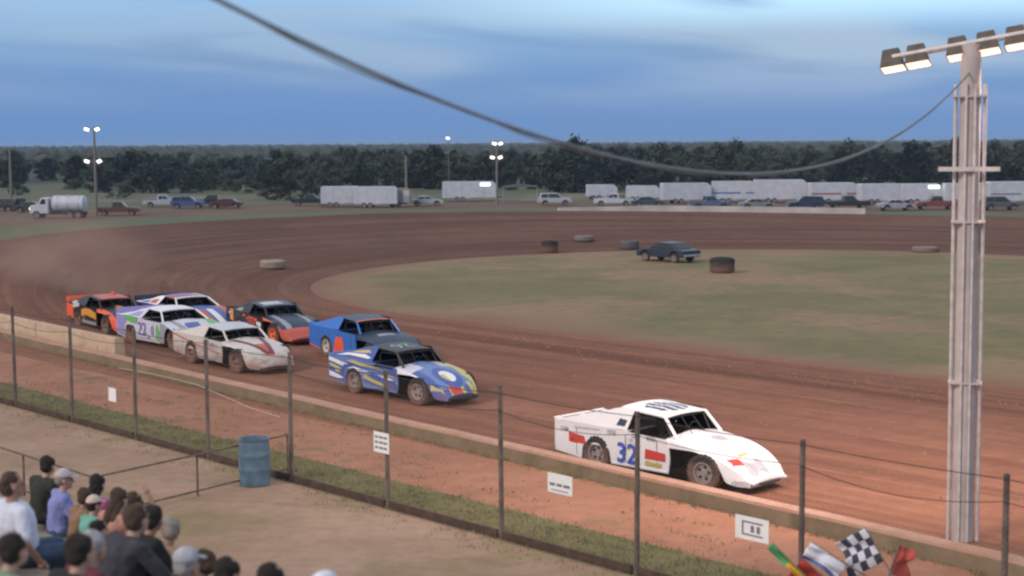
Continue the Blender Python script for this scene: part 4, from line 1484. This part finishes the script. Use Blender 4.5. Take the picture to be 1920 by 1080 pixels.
def light_pole(label, px, py_base, py_top, lamps, group='light poles beyond the track', lit=True, r=.16):
    q = flat_at(px, py_base)
    Y = q.y
    h = at_depth(px, py_top, Y).z - q.z
    o = thing('utility_pole', label, 'pole', q, 0, group)
    b = MB(); b.tube([(0, 0, -.3), (0, 0, h * .5), (0, 0, h)], [r * 1.15, r, r * .8], 10); b.build('pole_shaft', m_farpole, o, smooth=60)
    for pyl, offs in lamps:
        hz = at_depth(px, pyl, Y).z - q.z
        b = MB(); b.box((0, 0, hz - .12), (2 * max(abs(x) for x in offs) + .2, .10, .10)); b.build('crossarm', m_farpole, o)
        for x in offs:
            b = MB()
            M = Matrix.Rotation(radians(35), 3, 'X') @ Matrix.Rotation(radians(-25 if x > 0 else 20), 3, 'Y')
            b.box((x, -.12, hz), (.62, .30, .42), 0, M)
            lh = b.build('lamp_housing', m_house, o, bevel=.04)
            b = MB(); b.box(Vector((x, -.12, hz)) + M @ Vector((0, -.155, -.01)), (.60, .02, .42), 0, M)
            b.build('lens', m_farlamp if lit else m_glass, lh)
    return o


light_pole('tall light pole with two levels of lit lamps near the white tanker', 181, 405, 238, [(241, (-.85, .45)), (301, (-.95, .6))])
light_pole('light pole with two levels of lit lamps behind the lit white trailer', 932, 384, 266, [(268, (-.3, .55)), (294, (-.6, .5))])
light_pole('thin distant light pole with one lit lamp above the treeline', 842, 368, 256, [(258, (-.1,))], r=.06)
light_pole('plain wooden pole at the left edge beyond the track', 21, 372, 277, [(290, ())] and [], r=.2)
light_pole('plain wooden pole beside the white trailers', 762, 372, 292, [], r=.2)


m_farrim = mat('dull_steel_wheel', (.17, .17, .18), .5)


def far_wheels(o, xs, y, r=.36, w_=.26):
    for x in xs:
        for sg in (-1, 1):
            b = MB()
            b.lathe([(.001, -w_ / 2), (r * .9, -w_ / 2), (r, -w_ / 2 + .04), (r, w_ / 2 - .04), (r * .9, w_ / 2), (r * .6, w_ / 2), (r * .5, w_ / 2 - .05), (.001, w_ / 2 - .05)], (x, sg * y, r), (0, sg, 0), 18, 0, lambda i, k: 1 if i >= 5 else 0)
            b.build('wheel', [m_tyre, m_farrim], o, smooth=40)


def vehicle(kind, label, px, py, col, rz, group=None, z=None, lamp=False, scale=1.0, name=None):
    q = flat_at(px, py) if z is None else on_plane(px, py, z)
    nm = {'pickup': 'pickup_truck', 'sedan': 'parked_car', 'suv': 'parked_car', 'van': 'parked_van'}[kind]
    o = thing(name or nm, label, {'pickup': 'pickup truck', 'van': 'van'}.get(kind, 'car'), q, rz, group, scale)
    W = .92
    if kind == 'pickup':
        low = [(-2.7, .5), (-2.7, 1.02), (-.75, 1.02), (-.7, 1.08), (1.05, 1.08), (2.5, 1.0), (2.68, .85), (2.68, .45)]
        cab = [(-.72, 1.08), (-.62, 1.72), (.45, 1.76), (1.12, 1.08)]; wins = [[(-.55, 1.14), (-.48, 1.62), (.05, 1.65), (.05, 1.14)], [(.12, 1.14), (.12, 1.65), (.40, 1.65), (.92, 1.14)]]
        axs = (-1.7, 1.75)
    elif kind == 'sedan':
        low = [(-2.35, .42), (-2.38, .88), (-1.6, .98), (1.1, .96), (2.2, .80), (2.32, .62), (2.3, .38)]
        cab = [(-1.65, .97), (-.95, 1.40), (.25, 1.42), (1.12, .96)]; wins = [[(-1.35, 1.02), (-.88, 1.34), (-.35, 1.36), (-.35, 1.02)], [(-.28, 1.02), (-.28, 1.36), (.2, 1.36), (.85, 1.02)]]
        axs = (-1.42, 1.42)
    elif kind == 'suv':
        low = [(-2.3, .48), (-2.34, 1.05), (1.15, 1.05), (2.2, .98), (2.34, .8), (2.34, .45)]
        cab = [(-2.28, 1.05), (-2.05, 1.72), (.35, 1.76), (1.15, 1.05)]; wins = [[(-2.0, 1.12), (-1.88, 1.64), (-1.0, 1.66), (-1.0, 1.12)], [(-.92, 1.12), (-.92, 1.66), (.3, 1.66), (.9, 1.12)]]
        axs = (-1.4, 1.45)
    else:
        low = [(-2.6, .45), (-2.62, 1.2), (1.9, 1.2), (2.45, 1.0), (2.5, .45)]
        cab = [(-2.6, 1.2), (-2.55, 2.05), (1.1, 2.08), (1.9, 1.2)]; wins = [[(.2, 1.28), (.2, 1.9), (1.05, 1.9), (1.65, 1.28)]]
        axs = (-1.6, 1.6)
    cm = mat(col[0], col[1], .35)
    b = MB()
    # lower body with wheel arches cut as dark wells
    pl = []
    r0 = .45
    base = low[0][1]
    for x, zz in low: pl.append((x, zz))
    bot = []
    for axx in sorted(axs, reverse=True):
        for i in range(9):
            t = pi * i / 8
            bot.append((axx + r0 * cos(t), max(base - .06, .36 + r0 * sin(t))))
    pl = pl + bot
    b.prism(pl, lambda x, zz: Vector((x, -W, zz)), lambda x, zz: Vector((x, W, zz)))

    def cy(zz):
        z0, z1 = cab[0][1], max(c_[1] for c_ in cab)
        return W - .02 - .18 * (zz - z0) / (z1 - z0)
    b.prism(cab, lambda x, zz: Vector((x, -cy(zz), zz)), lambda x, zz: Vector((x, cy(zz), zz)))
    if kind == 'pickup':
        b.box((-1.72, 0, 1.025), (1.8, 1.6, .02), 1)
    b.build('body', [cm, m_dark], o, bevel=.05)
    b = MB()
    for wv in wins:
        for sg in (-1, 1):
            b.sheet(wv, lambda x, zz: Vector((x, sg * (cy(zz) + .012), zz)))
    f0, f1 = cab[-1], cab[-2]
    for (a, c_, dxx) in ((f1, f0, .014), (cab[1], cab[0], -.014)):
        ta, tb = Vector((a[0], 0, a[1])), Vector((c_[0], 0, c_[1]))
        p0_, p1_ = ta.lerp(tb, .12), ta.lerp(tb, .9)
        nrm = Vector((1, 0, .55)).normalized() * dxx * 1.4 if dxx > 0 else Vector((-1, 0, .2)).normalized() * -dxx * 1.4
        b.add([p0_ + Vector((0, -cy(p0_.z) + .08, 0)) + nrm, p0_ + Vector((0, cy(p0_.z) - .08, 0)) + nrm, p1_ + Vector((0, cy(p1_.z) - .08, 0)) + nrm, p1_ + Vector((0, -cy(p1_.z) + .08, 0)) + nrm], [(0, 1, 2, 3)])
    b.build('windows', m_glass, o)
    far_wheels(o, axs, W - .12)
    for sg in (-1, 1):
        b = MB(); b.box((low[-2][0] - .02, sg * .68, low[-2][1] - .08), (.08, .34, .16)); b.build('headlight', m_farlamp if lamp else m_bare, o)
    b = MB(); b.box((low[-1][0] + .02, 0, .48), (.14, 1.7, .16)); b.box((low[0][0] - .03, 0, .55), (.12, 1.7, .16)); b.build('bumper', m_bare, o)
    return o


def box_trailer(label, px, py, L, H, rz, group='white trailers parked in the pits', stripe=None, lamp=False, body=None, door=True):
    q = flat_at(px, py)
    o = thing('box_trailer', label, 'trailer', q, rz, group)
    bm_ = body or m_vwhite
    b = MB()
    h0 = .55
    prof = [(-L / 2, h0), (-L / 2, H - .1), (-L / 2 + .1, H), (L / 2 - .5, H), (L / 2, H - .45), (L / 2, h0)]
    b.prism(prof, lambda x, zz: Vector((x, -1.25, zz)), lambda x, zz: Vector((x, 1.25, zz)))
    for i in range(int(L / 1.2)):     # panel seams
        x = -L / 2 + .6 + 1.2 * i
        for sg in (-1, 1): b.box((x, sg * 1.255, (h0 + H) / 2), (.03, .012, H - h0 - .3), 2)
    if stripe:
        for sg in (-1, 1): b.box((0, sg * 1.256, h0 + (H - h0) * .35), (L * .96, .014, .22), 1)
    b.build('body', [bm_, stripe or m_bare, m_bare], o, bevel=.04)
    if door:
        b = MB(); b.box((L * .22, -1.27, 1.5), (.8, .03, 1.75)); d_ = b.build('door', mat('trailer_door_grey', (.50, .52, .56), .4), o)
        b = MB(); b.box((L * .22 + .3, -1.30, 1.45), (.06, .04, .18)); b.build('handle', m_black, d_)
    far_wheels(o, (-L * .12, -L * .12 - .85), 1.16, .37)
    b = MB(); b.tube([(L / 2, 0, .55), (L / 2 + 1.3, 0, .55)], .06, 6); b.tube([(L / 2 + 1.1, 0, .05), (L / 2 + 1.1, 0, .75)], .04, 6); b.build('hitch', m_black, o)
    b = MB(); b.box((-L * .1, -1.22, .50), (2.2, .05, .14)); b.build('fender', m_bare, o)
    if lamp:
        b = MB(); b.box((L * .30, -1.34, H - .45), (1.5, .14, .42)); b.build('work_lamp', emit('work_lamp_glow', (.75, 1.0, .90) if lamp == 1 else (1.0, .95, .72), 1.3), o)
    return o


# tanker
q = flat_at(118, 409)
o = thing('tanker_truck', 'white water tanker truck with a lit headlamp by the tall light pole', 'truck', q, pi - .05)
b = MB()
n = 20
b.lathe([(.001, -2.9), (.85, -2.88), (1.0, -2.75), (1.0, 1.0), (.85, 1.13), (.001, 1.15)], (0, 0, 1.75), (1, 0, 0), 24)
for x in (-2.2, -.9, .4): b.lathe([(1.0, x - .04), (1.03, x - .03), (1.03, x + .03), (1.0, x + .04)], (0, 0, 1.75), (1, 0, 0), 24, 1)
b.build('tank', [m_vwhite, m_bare], o, smooth=40)
b = MB()
b.prism([(1.4, .6), (1.4, 2.5), (2.3, 2.55), (2.7, 1.75), (3.6, 1.6), (3.75, 1.4), (3.75, .6)], lambda x, z: Vector((x, -1.1, z)), lambda x, z: Vector((x, 1.1, z)))
b.build('cab', m_vwhite, o, bevel=.08)
b = MB()
for sg in (-1, 1): b.sheet([(1.75, 1.75), (1.75, 2.35), (2.2, 2.35), (2.5, 1.75)], lambda x, z: Vector((x, sg * 1.112, z)))
b.add([(2.34, -.95, 2.46), (2.34, .95, 2.46), (2.71, .95, 1.80), (2.71, -.95, 1.80)], [(0, 1, 2, 3)])
b.build('windows', m_glass, o)
b = MB(); b.box((.3, 0, .62), (6.6, .9, .22)); b.box((-.9, 0, .76), (3.8, 1.3, .12)); b.build('chassis', m_black, o)
far_wheels(o, (-2.2, -1.2, 2.9), 1.0, .48, .3)
for sg in (-1, 1):
    b = MB(); b.lathe([(.001, .06), (.2, .05), (.22, 0)], (3.76, sg * .75, 1.2), (1, 0, 0), 16); b.build('headlight', emit('headlamp_glow', (1, .96, .86), 3.0), o, smooth=60)
b = MB(); b.box((-.9, 0, 2.80), (.8, .5, .12)); b.build('hatch', m_bare, o)

GV = 'vehicles parked beyond the far turn'
vehicle('pickup', 'dark blue pickup parked left of the white tanker', 38, 395, ('midnight_blue_paint', (.025, .035, .07)), pi + .2, GV)
vehicle('suv', 'dark car cut by the left edge of the picture beside the blue pickup', 2, 396, ('charcoal_paint', (.03, .032, .035)), pi - .1, GV)
vehicle('pickup', 'rust brown pickup just right of the tall light pole', 222, 404, ('rust_brown_paint', (.13, .055, .04)), .1, GV)
vehicle('pickup', 'silver white pickup parked in the meadow row', 305, 388, ('silver_white_paint', (.42, .45, .52)), .15, GV)
vehicle('suv', 'blue car parked between the silver pickup and the dark brown one', 352, 391, ('mid_blue_paint', (.07, .10, .26)), .1, GV)
vehicle('pickup', 'black pickup at the end of the meadow row', 398, 388, ('black_pickup_paint', (.03, .025, .026)), pi + .1, GV)
vehicle('sedan', 'maroon car tucked beside the black pickup', 424, 391, ('maroon_car_paint', (.11, .03, .03)), pi, GV)
vehicle('pickup', 'black truck hitched up left of the first white trailer', 582, 386, ('coal_paint', (.025, .026, .03)), .05, GV)
vehicle('sedan', 'low dark car on the track apron near the left edge', 60, 398, ('slate_paint', (.05, .05, .06)), .1, GV)

box_trailer('white race trailer with its side awning posts, first from the tanker', 640, 388, 5.6, 2.9, .06)
box_trailer('white race trailer second in the row with a brown rear', 706, 389, 6.0, 2.9, -.04)
box_trailer('tan cargo trailer beside the plain wooden pole', 752, 388, 3.2, 2.6, .1, body=mat('tan_trailer_paint', (.26, .21, .18), .6))
box_trailer('white trailer carrying a bright greenish work lamp', 880, 377, 8.2, 3.0, .02, lamp=1)
vehicle('sedan', 'pale grey car between the two groups of trailers', 800, 386, ('pale_grey_paint', (.40, .42, .46)), .1, GV)
vehicle('suv', 'silver car parked right of the greenish work lamp', 1040, 385, ('bright_silver_paint', (.42, .44, .48)), .05, GV)
vehicle('pickup', 'white pickup parked in front of the short trailer under the tallest tree', 1150, 386, ('plain_white_paint', (.52, .54, .60)), pi, GV)
vehicle('sedan', 'dark teal car between the white pickup and the long trailer row', 1215, 388, ('dark_teal_paint', (.05, .08, .10)), 0, GV)

# open canopy right of the lit trailer
q = flat_at(975, 380)
o = thing('pit_canopy', 'dark flat canopy on thin legs right of the greenish work lamp', 'canopy', q, 0)
b = MB(); b.prism([(-2.6, 2.3), (-2.6, 2.42), (0, 2.75), (2.6, 2.42), (2.6, 2.3)], lambda x, z: Vector((x, -1.6, z)), lambda x, z: Vector((x, 1.6, z))); b.build('roof', mat('grey_canvas', (.10, .11, .12), .8), o)
for sx in (-2.5, 2.5):
    for sy in (-1.5, 1.5):
        b = MB(); b.tube([(sx, sy, 0), (sx, sy, 2.32)], .04, 6); b.build('leg', m_bare, o)

TR = [(1128, 374, 4.6, 2.3, None, 0, 'short white trailer under the tallest tree'), (1205, 377, 5.0, 2.3, None, 0, 'low white trailer between the tallest tree and the long row'), (1285, 381, 7.0, 2.9, None, 0, 'leftmost white trailer of the long row right of the tallest tree'), (1375, 380, 6.2, 3.1, 'blue', 0, 'white trailer with a blue stripe in the long row'),
      (1462, 380, 7.4, 3.3, None, 0, 'tallest white trailer of the long row'), (1560, 381, 6.6, 2.9, 'red', 0, 'white trailer with a dull red stripe in the long row'),
      (1650, 382, 6.0, 2.8, None, 0, 'plain white trailer next to the one with the yellow lamp'), (1725, 382, 5.4, 2.8, None, 2, 'white trailer with a warm yellow work lamp left of the floodlight pole'),
      (1812, 383, 6.2, 2.9, None, 0, 'white trailer partly hidden behind the floodlight pole'), (1895, 383, 6.4, 3.1, 'grey', 0, 'white trailer with a grey stripe at the right edge')]
st = {'blue': mat('trailer_blue_stripe', (.08, .12, .32), .5), 'red': mat('trailer_red_stripe', (.3, .07, .06), .5), 'grey': mat('trailer_grey_stripe', (.2, .2, .22), .5), None: None}
for i, (px, py, L, H, sc, lp, lab) in enumerate(TR):
    box_trailer(lab, px, py, L, H, random.Random(i).uniform(-.12, .12), stripe=st[sc], lamp=lp)
FR = [('pickup', 1330, 392, ('steel_blue_paint', (.10, .14, .22)), .1, 'steel blue pickup in front of the leftmost trailers of the long row'), ('sedan', 1420, 393, ('grey_car_paint', (.20, .21, .23)), .0, 'grey car in front of the tallest trailer'),
      ('suv', 1510, 393, ('deep_navy_paint', (.03, .045, .12)), pi, 'deep navy car parked before the long white row'), ('pickup', 1590, 392, ('black_truck_paint', (.03, .03, .034)), .05, 'black pickup in front of the red striped trailer'),
      ('sedan', 1680, 395, ('lilac_grey_paint', (.35, .33, .42)), .1, 'lilac grey car below the yellow work lamp'), ('pickup', 1755, 393, ('dull_red_paint', (.20, .06, .055)), pi, 'dull red pickup just left of the floodlight pole'),
      ('suv', 1875, 394, ('gunmetal_paint', (.10, .105, .12)), 0, 'gunmetal car parked right of the floodlight pole')]
for kd, px, py, c, rz, lab in FR:
    vehicle(kd, lab, px, py, c, rz, GV)

# pale wall on the far rim of the back straight
root = thing('rim_wall', 'pale low concrete wall on the far rim of the track', 'wall', sp(-70, 97))
b = MB()
sts = [q for q in ST if 2.02 < q[4] < 2.62]
for i, (cs, cp, os_, op, a, L) in enumerate(sts):
    hgt = .40 * min(1, .5 + i * .12)
    for rr, zz in ((R_OUT + .1, -.1), (R_OUT + .1, hgt), (R_OUT + .4, hgt), (R_OUT + .4, -.1)):
        b.v.append(tuple(sp(cs + os_ * rr, cp + op * rr, gz(a, R_OUT) + zz)))
for i in range(len(sts) - 1):
    for k in range(3):
        b.f.append((i * 4 + k, i * 4 + k + 1, i * 4 + k + 5, i * 4 + k + 4)); b.m.append(0)
b.f.append((0, 1, 2, 3)); b.m.append(0)
add_world(b, 'wall_body', mat('pale_concrete', (.50, .45, .42), .9, 0, .2, .6), root)

# infield: parked car and half-buried tyres
vehicle('sedan', 'dark blue car parked on the far edge of the infield', 1252, 490, ('dusk_blue_paint', (.03, .042, .07)), pi - .85, None, 0.0, scale=.76)


def tractor_tyre(label, px, py, dia, hgt, m, flat=True):
    q = on_plane(px, py, 0); q.z = ground_z(q)
    o = thing('marker_tyre', label, 'tyre', q, random.Random(px).uniform(0, 3), 'tyres marking the inside of the track')
    b = MB()
    R = dia / 2
    h = hgt / 2
    b.lathe([(R * .55, -h * .7), (R * .6, -h), (R * .88, -h), (R, -h * .6), (R, h * .6), (R * .88, h), (R * .6, h), (R * .55, h * .7), (R * .52, 0), (R * .55, -h * .7)], (0, 0, h), (0, 0, 1), 28)
    for k in range(20):
        a = 2 * pi * k / 20
        b.box((R * 1.005 * cos(a), R * 1.005 * sin(a), h), (.03, .07, hgt * .8), 0, Matrix.Rotation(a, 3, 'Z') @ Matrix.Rotation(.35, 3, 'X'))
    b.build('tyre_body', m, o, smooth=40)
    if hgt > .55:
        b = MB(); b.lathe([(.001, hgt * .52), (R * .55, hgt * .52), (R * .56, hgt * .4)], (0, 0, 0), (0, 0, 1), 20); b.build('dirt_fill', m_inedge, o)


m_ptyre = paint('pale_painted_tyre', (.34, .29, .235), .35, .8)
m_gtyre = paint('grey_painted_tyre', (.20, .19, .20), .35, .8)
tractor_tyre('pale painted tyre half on the clay left of the infield grass', 511, 512, 1.25, .42, m_ptyre)
tractor_tyre('black tyre leftmost of the row on the far edge of the infield', 1031, 474, .95, .70, m_tyre)
tractor_tyre('flat pale grey tyre between the black tyre and the grey one', 1095, 462, 1.2, .34, m_gtyre)
tractor_tyre('grey tyre just left of the dark blue car', 1180, 468, 1.15, .52, mat('dull_grey_tyre', (.12, .11, .115), .8))
tractor_tyre('black tyre standing out on the grass right of the dark blue car', 1354, 511, 1.2, .75, m_tyre)
tractor_tyre('low pale tyre beside the floodlight pole at the far edge', 1735, 472, 1.5, .30, mat('faded_clay_tyre', (.24, .17, .15), .9))


# ------------------------------------------------------------------ trees
m_leaf = []
for i, c in enumerate(((.030, .040, .024), (.040, .048, .030), (.024, .034, .024))):
    m, nt_, bb = nodes('scrub_oak_leaves')
    tcx = nd(nt_, 'ShaderNodeTexCoord')
    nz = noise(nt_, tcx.outputs['Object'], .9, 4)
    nt_.links.new(mixc(nt_, mrange(nt_, nz, .35, .65), tuple(x * .65 for x in c), tuple(x * 1.5 for x in c)), bb.inputs['Base Color'])
    bb.inputs['Roughness'].default_value = .8
    m_leaf.append(m)
m_bark = mat('grey_brown_bark', (.07, .055, .045), .95)


def tree_proto(name, label, h, w_, seed, m, low=.12, group='scrub oaks beyond the pits', n_cl=46):
    rn = random.Random(seed)
    o = thing(name, label, 'tree', (0, 0, 0), 0, group)
    b = MB()
    b.tube([(0, 0, -.3), (.1, .05, h * .25), (-.05, .1, h * .55), (.1, 0, h * .8)], [.05 * h * .6, .04 * h * .6, .025 * h * .6, .01 * h], 8)
    for k in range(7):
        a = rn.uniform(0, 2 * pi); z0 = h * rn.uniform(.2, .6)
        e = Vector((cos(a) * w_ * .35, sin(a) * w_ * .35, z0 + h * rn.uniform(.1, .3)))
        b.tube([(0, 0, z0), e * .5 + Vector((0, 0, z0 * .5 + .1)), e], [.02 * h, .014 * h, .006 * h], 6)
    b.build('trunk', m_bark, o, smooth=60)
    c = MB()
    for k in range(n_cl):
        a = rn.uniform(0, 2 * pi); t = rn.random() ** .6
        zz = rn.uniform(low, .95)
        prof = sin(pi * min(1, max(.05, (zz - low + .12) / (1.08 - low)))) ** .7
        cc = Vector((cos(a) * w_ / 2 * t * prof, sin(a) * w_ / 2 * t * prof, zz * h))
        cr_ = rn.uniform(.08, .15) * w_
        for j in range(34):
            d_ = Vector((rn.gauss(0, 1), rn.gauss(0, 1), rn.gauss(0, .8))).normalized() * cr_ * rn.uniform(.4, 1.1)
            q = cc + d_
            sz = rn.uniform(.16, .36) * (h / 8 + .3)
            u = Vector((rn.gauss(0, 1), rn.gauss(0, 1), rn.gauss(0, 1))).normalized()
            v = u.orthogonal().normalized()
            c.add([q - u * sz, q + v * sz * .6, q + u * sz, q - v * sz * .6], [(0, 1, 2, 3)])
    c.build('crown', m, o)
    return o


LAB = 'dark scrubby oak in the dense treeline beyond the pits'
protos = [tree_proto('oak_tree', LAB, 8.0 + .5 * k, 8.5 + .7 * (k % 3), 11 + k, m_leaf[k % 3], .04) for k in range(5)]
used = [False] * 5
rt = random.Random(21)


def put_tree(x, y, sc):
    k = rt.randrange(5)
    o = protos[k] if not used[k] else copy_tree(protos[k])
    used[k] = True
    v = Vector((x, y, 0)); v.z = ground_z(v) - .2
    o.location = v
    o.rotation_euler = (0, 0, rt.uniform(0, 6.28))
    o.scale = (sc * rt.uniform(.9, 1.2), sc * rt.uniform(.9, 1.2), sc)


cnt = 0
for rowY, stepx, s0 in ((305, 5.6, .80), (322, 5.6, .90), (345, 6.0, .98), (375, 6.4, 1.05), (415, 7.2, 1.1), (465, 8.5, 1.15)):
    x = -.36 * rowY
    while x < .36 * rowY:
        x += stepx * rt.uniform(.75, 1.25)
        y = rowY + rt.uniform(-8, 8)
        px = 960 + FPX * x / y
        if 40 < px < 125 and y < 400: continue             # clearing with the pale field
        if px < 160 and y < 330: continue
        top = 13 - 11 * sstep((px - 1000) / 350) - 5 * sstep((px - 560) / 200) * sstep((1000 - px) / 200)
        sc = (8.7 - (top + 3) * y / FPX) / 8.9 * rt.uniform(.70, 1.10) * (s0 * .2 + .8)
        put_tree(x, y, sc); cnt += 1
big = tree_proto('oak_tree', 'tallest and broadest tree, rising above the horizon behind the pits', 9.2, 13, 77, m_leaf[2], .05, n_cl=90)
q = flat_at(1078, 360); big.location = (at_depth(1078, 360, 285).x, 285, -2.3)
bl = 'low dark bush at the edge of the pale meadow'
bp_ = tree_proto('bush', bl, 2.2, 4.0, 91, m_leaf[1], .02, 'bushes along the meadow', 22)
bp_['category'] = 'bush'
for i, (px, py) in enumerate(((30, 366), (232, 372), (520, 374), (545, 376), (575, 370), (460, 362), (140, 356))):
    o = bp_ if i == 0 else copy_tree(bp_)
    o.location = flat_at(px, py); o.rotation_euler = (0, 0, i * 1.3); o.scale = (1.2 + .2 * (i % 3),) * 2 + (.9 + .25 * (i % 2),)

# the far wood: one mass of scrub over the plain
c = MB()
rw_ = random.Random(4)
for k in range(5200):
    y = 560 + 3600 * rw_.random() ** 1.7
    x = rw_.uniform(-.40, .40) * y
    if (sin(x * .006 + y * .004) + sin(y * .011 - x * .003 + 2)) > 1.0: continue
    h = rw_.uniform(4, 8) * (1 + y / 6000); ww = rw_.uniform(5, 12) * (1 + y / 2500)
    base = Vector((x, y, -2.4))
    n = 7
    vs = [base + Vector((cos(2 * pi * i / n) * ww * .5, sin(2 * pi * i / n) * ww * .5, 0)) for i in range(n)]
    vs += [base + Vector((cos(2 * pi * i / n + .3) * ww * .42 * rw_.uniform(.7, 1.2), sin(2 * pi * i / n + .3) * ww * .42, h * rw_.uniform(.5, .8))) for i in range(n)]
    vs.append(base + Vector((rw_.uniform(-1, 1), 0, h)))
    fs = [(i, (i + 1) % n, n + (i + 1) % n, n + i) for i in range(n)] + [(n + i, n + (i + 1) % n, 2 * n) for i in range(n)]
    c.add(vs, fs)
tag(c.build('far_woods', m_leaf[1]), kind='stuff')

# ------------------------------------------------------------------ grass tufts near the fence
g = MB()
rg = random.Random(9)


def tuft(q, n, h, spread):
    for _ in range(n):
        b0 = q + Vector((rg.gauss(0, spread), rg.gauss(0, spread), -.01))
        d_ = Vector((rg.gauss(0, .35), rg.gauss(0, .35), 1)).normalized() * h * rg.uniform(.5, 1.2)
        sd_ = Vector((rg.gauss(0, 1), rg.gauss(0, 1), 0)).normalized() * .012
        g.add([b0 - sd_, b0 + sd_, b0 + d_], [(0, 1, 2)])


for _ in range(3400):
    tuft(sp(rg.uniform(-46, -4), 17.12 + 1.5 * rg.random() ** 1.3), 7, .08, .10)
for _ in range(90):
    s_, p_ = rg.uniform(-44, -6), rg.uniform(18.9, 21.3)
    for _k in range(rg.randint(3, 10)):
        tuft(sp(s_ + rg.gauss(0, .55), p_ + rg.gauss(0, .12)), 6, .07, .08)
for _ in range(260):
    tuft(sp(rg.uniform(-40, -6), 16.9 - abs(rg.gauss(0, .35))), 6, .06, .10)
for _ in range(500):
    s_ = rg.uniform(-46, -4)
    tuft(sp(s_, wp(s_) - .08 + rg.uniform(-.06, .03)), 6, .08, .05)
tag(g.build('grass', mat('dry_grass_blades', (.215, .20, .10), .9, 0, .35, 2)), kind='stuff')

# loose clods and marbles thrown to the edges of the racing line
c = MB()
rc = random.Random(31)
for _ in range(4200):
    s_ = rc.uniform(-60, 0)
    if rc.random() < .45: p_ = wp(s_) + .45 + abs(rc.gauss(0, .5))
    elif rc.random() < .5: p_ = P0 - 24.2 + rc.gauss(0, .9)
    else: p_ = rc.uniform(18.8, 36.5)
    q = sp(s_, p_); q.z = ground_z(q)
    r_ = rc.uniform(.012, .05) * (1.5 if rc.random() < .07 else 1)
    vs = [q + Vector((r_ * cos(2 * pi * i / 5 + rc.random()), r_ * sin(2 * pi * i / 5 + rc.random()) * rc.uniform(.6, 1), -.005)) for i in range(5)] + [q + Vector((0, 0, r_ * rc.uniform(.5, 1.1)))]
    c.add(vs, [(i, (i + 1) % 5, 5) for i in range(5)])
tag(c.build('dirt_clods', mat('clay_clods', (.27, .135, .088), .95, 0, .35, 1)), kind='stuff')

# ------------------------------------------------------------------ dust and haze
def volume_mat(name, c, dens, noisy=None):
    m = bpy.data.materials.new(name); m.use_nodes = True
    t = m.node_tree
    for n in list(t.nodes):
        if n.type == 'BSDF_PRINCIPLED': t.nodes.remove(n)
    out = [n for n in t.nodes if n.type == 'OUTPUT_MATERIAL'][0]
    v = nd(t, 'ShaderNodeVolumePrincipled')
    v.inputs['Color'].default_value = (*c, 1)
    v.inputs['Density'].default_value = dens
    if noisy:
        tcx = nd(t, 'ShaderNodeTexCoord')
        nz = noise(t, tcx.outputs['Object'], noisy, 4, .6)
        ln = nd(t, 'ShaderNodeVectorMath', operation='LENGTH')
        t.links.new(tcx.outputs['Object'], ln.inputs[0])
        fall = mrange(t, ln.outputs['Value'], .25, 1.0, 1, 0)
        k = math_(t, 'MULTIPLY', math_(t, 'MULTIPLY', fall, mrange(t, nz, .35, .75)), dens)
        t.links.new(k, v.inputs['Density'])
    t.links.new(v.outputs[0], out.inputs['Volume'])
    return m


b = MB(); b.ball((0, 0, 0), 1.0, 0, 24, 16)
dc = sp(-61.5, 29.5, 1.9)
du = b.build('dust_cloud', volume_mat('red_dust', (.78, .50, .40), .24, 1.7))
du.location = dc; du.scale = (8.0, 4.0, 2.8); du.rotation_euler = (0, 0, HEAD)
tag(du, kind='stuff')

b = MB()
b.box((0, 6500, 8.3), (30000, 17500, 24.4))
hz = b.build('haze', volume_mat('evening_haze', (.50, .70, 1.0), .00017))
tag(hz, kind='stuff')
